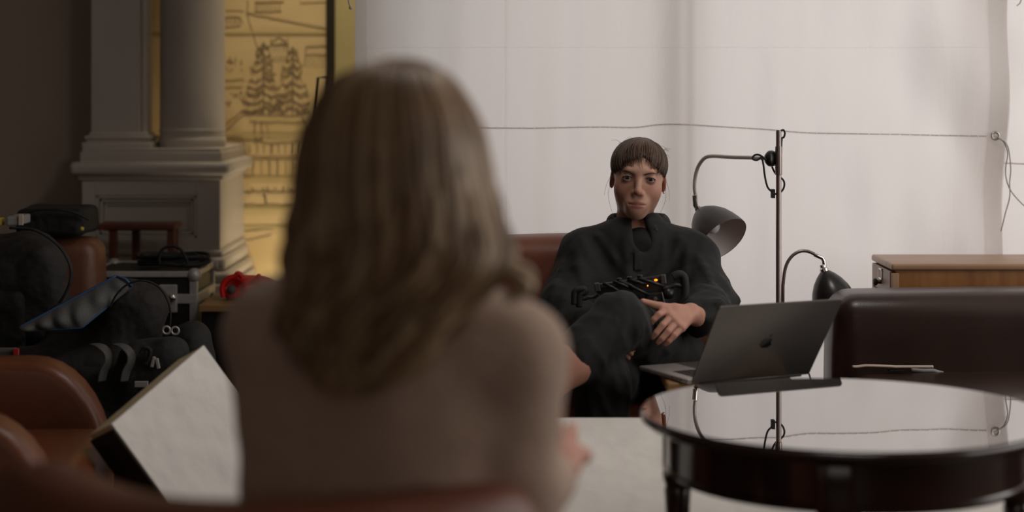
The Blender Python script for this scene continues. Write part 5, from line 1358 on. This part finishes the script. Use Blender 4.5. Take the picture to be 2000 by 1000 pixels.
# flat black case on the chair back
bc = empty('camera_case', (-1.47, 5.77, Zp(466, 5.75))); tag(bc, 'flat black case lying across the top of the brown armchair', 'case')
zc0 = Zp(466, 5.75)+.013
bag_mesh('case_shell', [((-1.462, 5.77, zc0+.045), (.108, .12, .045), .02)], M['black_nylon'], bc, .009, 5, .004)
MB().tube(spline([(-1.57, 5.65, zc0+.05), (-1.50, 5.63, zc0+.085), (-1.40, 5.63, zc0+.085), (-1.335, 5.65, zc0+.055)], 6), .006, 8, flat=.5).build('carry_strap', M['black_nylon'], bc, smooth=True)
MB().sphere(P(160, 447, 5.62), .007).build('buckle', M['yellow_strap'], bc, smooth=True)
# packed crate that lifts the pile
cr = empty('equipment_crate', (-1.2, 5.0, 0)); tag(cr, 'low black equipment crate under the pile of bags', 'crate')
MB().box((-1.72, 4.72, .0), (-.86, 5.16, .36), .012).build('crate_body', M['case_black'], cr)
MB().box((-1.73, 4.71, .36), (-.85, 5.17, .40), .010).build('crate_lid', M['case_black'], cr)
# big backpack at far left on the armchair seat
bp1 = empty('backpack', (-1.66, 5.4, .44)); tag(bp1, 'bulky black backpack at the left edge below the flat case', 'backpack')
bag_mesh('main_bag', [((-1.56, 5.42, .68), (.22, .13, .23), .12), ((-1.46, 5.30, .72), (.14, .07, .17), .08)], M['brown_nylon'], bp1, .012, 7, .012)
MB().tube(spline([P(x, y, 5.19) for x, y in ((20, 445), (70, 450), (115, 480), (138, 520), (134, 560), (105, 605), (60, 640))], 6), .012, 8, flat=.35).build('shoulder_strap', M['black_nylon'], bp1, smooth=True)
bag_mesh('front_pocket', [((-1.52, 5.235, .66), (.10, .025, .09), .022)], M['black_nylon'], bp1, .009, 8, .004)
# small items on top, far left
gb = empty('slate_box', P(40, 440, 5.4)); tag(gb, 'small pale grey box on top of the left backpack', 'box')
MB().box(P(12, 441, 5.45), P(60, 417, 5.58), .005).build('box_body', M['pale_grey'], gb)
MB().box(P(36, 440, 5.445), P(46, 418, 5.452), .001).build('box_stripe', M['paper'], gb)
MB().box(P(-8, 441, 5.46), P(10, 424, 5.50), .004).build('yellow_clip', M['yellow_strap'], gb)
# open rucksack with a grey mesh pocket and blue piping
rs = empty('rucksack', (-1.2, 5.05, .4)); tag(rs, 'open black rucksack showing a grey mesh pocket with blue piping', 'backpack')
bag_mesh('main_bag', [((-1.24, 5.03, .515), (.22, .10, .10), .07), (P(258, 632, 5.08), (.095, .075, .118), .07, (0, .25, 0)), (P(180, 655, 5.12), (.13, .06, .09), .05)], M['brown_nylon'], rs, .011, 12, .010)
c4 = [P(38, 642, 4.92), P(228, 541, 5.02), P(258, 560, 5.02), P(160, 640, 4.93)]
def mesh_fn(u, v):
    top = c4[0].lerp(c4[1], u); bot = (c4[0]+Vector((.02, -.004, -.006))).lerp(c4[3], min(1, u*1.7)) if u < .59 else c4[3].lerp(c4[2], (u-.59)/.41)
    p = top.lerp(bot, v); p.y -= .030*math.sin(math.pi*v)*(.4+.6*math.sin(math.pi*u))+.006*math.sin(u*34)*math.sin(math.pi*v)
    return p
o = MB().grid(mesh_fn, 60, 14).build('mesh_pocket', M['grey_mesh'], rs, smooth=True, fix=False); md = o.modifiers.new('thickness', 'SOLIDIFY'); md.thickness = .004
MB().tube([mesh_fn(i/30, 0)+Vector((0, -.003, .003)) for i in range(31)], .0042, 7).build('blue_piping', M['blue_trim'], rs, smooth=True)
MB().tube([mesh_fn(i/30, 1)+Vector((0, -.003, 0)) for i in range(26)], .0036, 7).build('blue_piping', M['blue_trim'], rs, smooth=True)
MB().tube([c4[1]+Vector((0, -.004, 0)), P(245, 545, 5.0), P(258, 560, 5.01)], .0042, 7).build('blue_piping', M['blue_trim'], rs, smooth=True)
MB().tube(spline([P(x, y, 4.965) for x, y in ((215, 600), (228, 575), (250, 555), (280, 548), (312, 562), (332, 600), (330, 650))], 5), .006, 7, flat=.5).build('zip_seam', M['black_nylon'], rs, smooth=True)
# long duffel on the crate with grey webbing
df = empty('duffel_bag', (-1.2, 4.78, .4)); tag(df, 'long black duffel bag with two grey webbing straps behind the tan armchair', 'bag')
bag_mesh('main_bag', [((-1.22, 4.80, .50), (.31, .075, .095), .07), (P(300, 712, 4.78), (.09, .07, .07), .05)], M['black_nylon'], df, .011, 17, .010)
for x in (203, 247):
    MB().tube(spline([P(x-18, 672, 4.745), P(x-6, 676, 4.712), P(x+8, 690, 4.702), P(x+9, 708, 4.70), P(x, 726, 4.698), P(x-4, 745, 4.70)], 5), .017, 8, flat=.16).build('webbing_strap', M['grey_strap'], df, smooth=True)
MB().tube(spline([P(x, y, 4.70) for x, y in ((275, 690), (283, 680), (293, 684), (291, 700), (284, 712))], 5), .006, 8).build('cord_loop', M['black_nylon'], df, smooth=True)
for x, y in ((299, 706), (308, 709)): MB().box(P(x-4, y+12, 4.695), P(x+4, y-10, 4.704), .002, rot=(0, .25 if x < 303 else -.2, 0)).build('buckle', M['aluminium'], df)
# small daypack right of the duffel
dp = empty('daypack', (-.98, 5.0, .4)); tag(dp, 'small black daypack with pale buckles beside the flight case', 'backpack')
bag_mesh('main_bag', [((P(372, 682, 4.95))-Vector((0, 0, .01)), (.055, .065, .085), .05), (P(372, 715, 4.95), (.06, .06, .05), .04)], M['black_nylon'], dp, .010, 23, .008)
for x, y in ((325, 645), (342, 646)): MB().torus(P(x, y, 4.85), .010, .0032, Matrix.Rotation(math.pi/2, 4, 'X') @ Matrix.Rotation(.3, 4, 'Z')).build('buckle', M['aluminium'], dp, smooth=True)
MB().box(P(262, 757, 4.66), P(290, 744, 4.668), .002).build('name_patch', M['pale_grey'], dp)
# box with the red tag at the left edge
rt = empty('tagged_box', P(15, 712, 4.7)); tag(rt, 'small grey box with a red mark at the left edge above the tan armchair', 'box')
MB().box(P(-20, 745, 4.66), P(37, 678, 4.70), .006).build('box_body', M['grey_strap'], rt)
MB().box(P(25, 695, 4.653), P(38, 680, 4.662), .002).build('red_mark', M['red_tag'], rt)
# red helmet-shaped bag on a dark box with a plank
bx = empty('storage_box', (-.80, 6.0, 0)); tag(bx, 'dark storage box with a pale plank top right of the flight case', 'box')
MB().box((-1.01, 5.82, 0), (-.58, 6.2, Zp(606, 5.85)), .008).build('box_body', M['case_black'], bx)
MB().box((-1.015, 5.80, Zp(606, 5.85)), (-.57, 6.22, Zp(592, 5.85)), .004).build('plank_top', M['oak'], bx)
rb = empty('red_bag', P(470, 590, 5.9)); tag(rb, 'bright red hooded bag with loops behind the shoulder of the sweater', 'bag')
s = Sdf(np.array(P(405, 640, 5.86))-.05, np.array(P(560, 520, 6.14))+.05, .007)
zb_ = Zp(592, 5.85)
s.ell((P(474, 0, 5.97).x, 5.97, zb_+.036), (.078, .075, .044), .02); s.ell((P(512, 0, 5.97).x, 5.97, zb_+.032), (.05, .06, .036), .03)
s.ell((P(455, 0, 5.88).x, 5.89, zb_+.045), (.035, .04, .030), .012, sub=True); s.box((-.9, 5.97, zb_-.10), (.3, .3, .10), .001, .004, sub=True)
s.warp(lambda p: .004*vnoise(p*30, 31))
link_mesh('bag_shell', np_mesh('bag_shell', [s.mesh(1)]), M['red_plastic'], rb, smooth=True)
MB().tube(spline([P(x, y, 5.90) for x, y in ((436, 580), (434, 560), (444, 545), (458, 540), (466, 534), (473, 542))], 5), .009, 8).build('grab_loop', M['red_plastic'], rb, smooth=True)
MB().tube(spline([P(x, y, 5.90) for x, y in ((490, 552), (500, 545), (506, 538), (508, 548), (505, 560))], 5), .006, 8).build('grab_loop', M['red_plastic'], rb, smooth=True)
MB().sphere(P(452, 566, 5.9), .016).build('inner_roll', M['grey_strap'], rb, smooth=True)
# slim black stand before the mural
ls = empty('light_stand', (X(640, 6.6), 6.6, 0)); tag(ls, 'slim black metal stand with square bracket before the gold painting', 'stand')
D6 = 6.6; xs = X(640, D6)
MB().tube([Vector((xs, D6, .02)), Vector((xs, D6, Zp(150, D6)))], .007, 10).build('upright', M['black_metal'], ls, smooth=True)
MB().tube([P(640, 151, D6), P(621, 152, D6), P(616, 235, D6), P(612, 330, D6), P(640, 332, D6)], .0055, 8).build('square_bracket', M['black_metal'], ls)
MB().tube([P(640, 465, D6), P(600, 474, D6), P(570, 485, D6)], .008, 8).build('locking_lever', M['black_metal'], ls, smooth=True)
for k in range(3):
    a = 2*math.pi*k/3+.5; MB().tube([Vector((xs, D6, .28)), Vector((xs+.24*math.cos(a), D6+.24*math.sin(a), .008))], .006, 8).build('tripod_leg', M['black_metal'], ls, smooth=True)

# added overhead fill light in a ring housing, unseen above the frame
cl = empty('added_fill_lamp', (.75, 3.9, 3.2)); tag(cl, 'added round fill lamp, unseen above the seating group', 'lamp')
MB().lathe([(.36, 3.11), (.38, 3.12), (.38, 3.2), (.30, 3.2)], (.75, 3.9, 0), 48).build('lamp_ring', M['white_paint'], cl, smooth=True, angle=40)
l = bpy.data.lights.new('overhead_fill_light', 'AREA'); l.shape = 'DISK'; l.size = .7; l.energy = 22; l.color = (1.0, 0.93, 0.85)
lo = bpy.data.objects.new('overhead_fill_light', l); COL.objects.link(lo); lo.location = (.75, 3.9, 3.10)
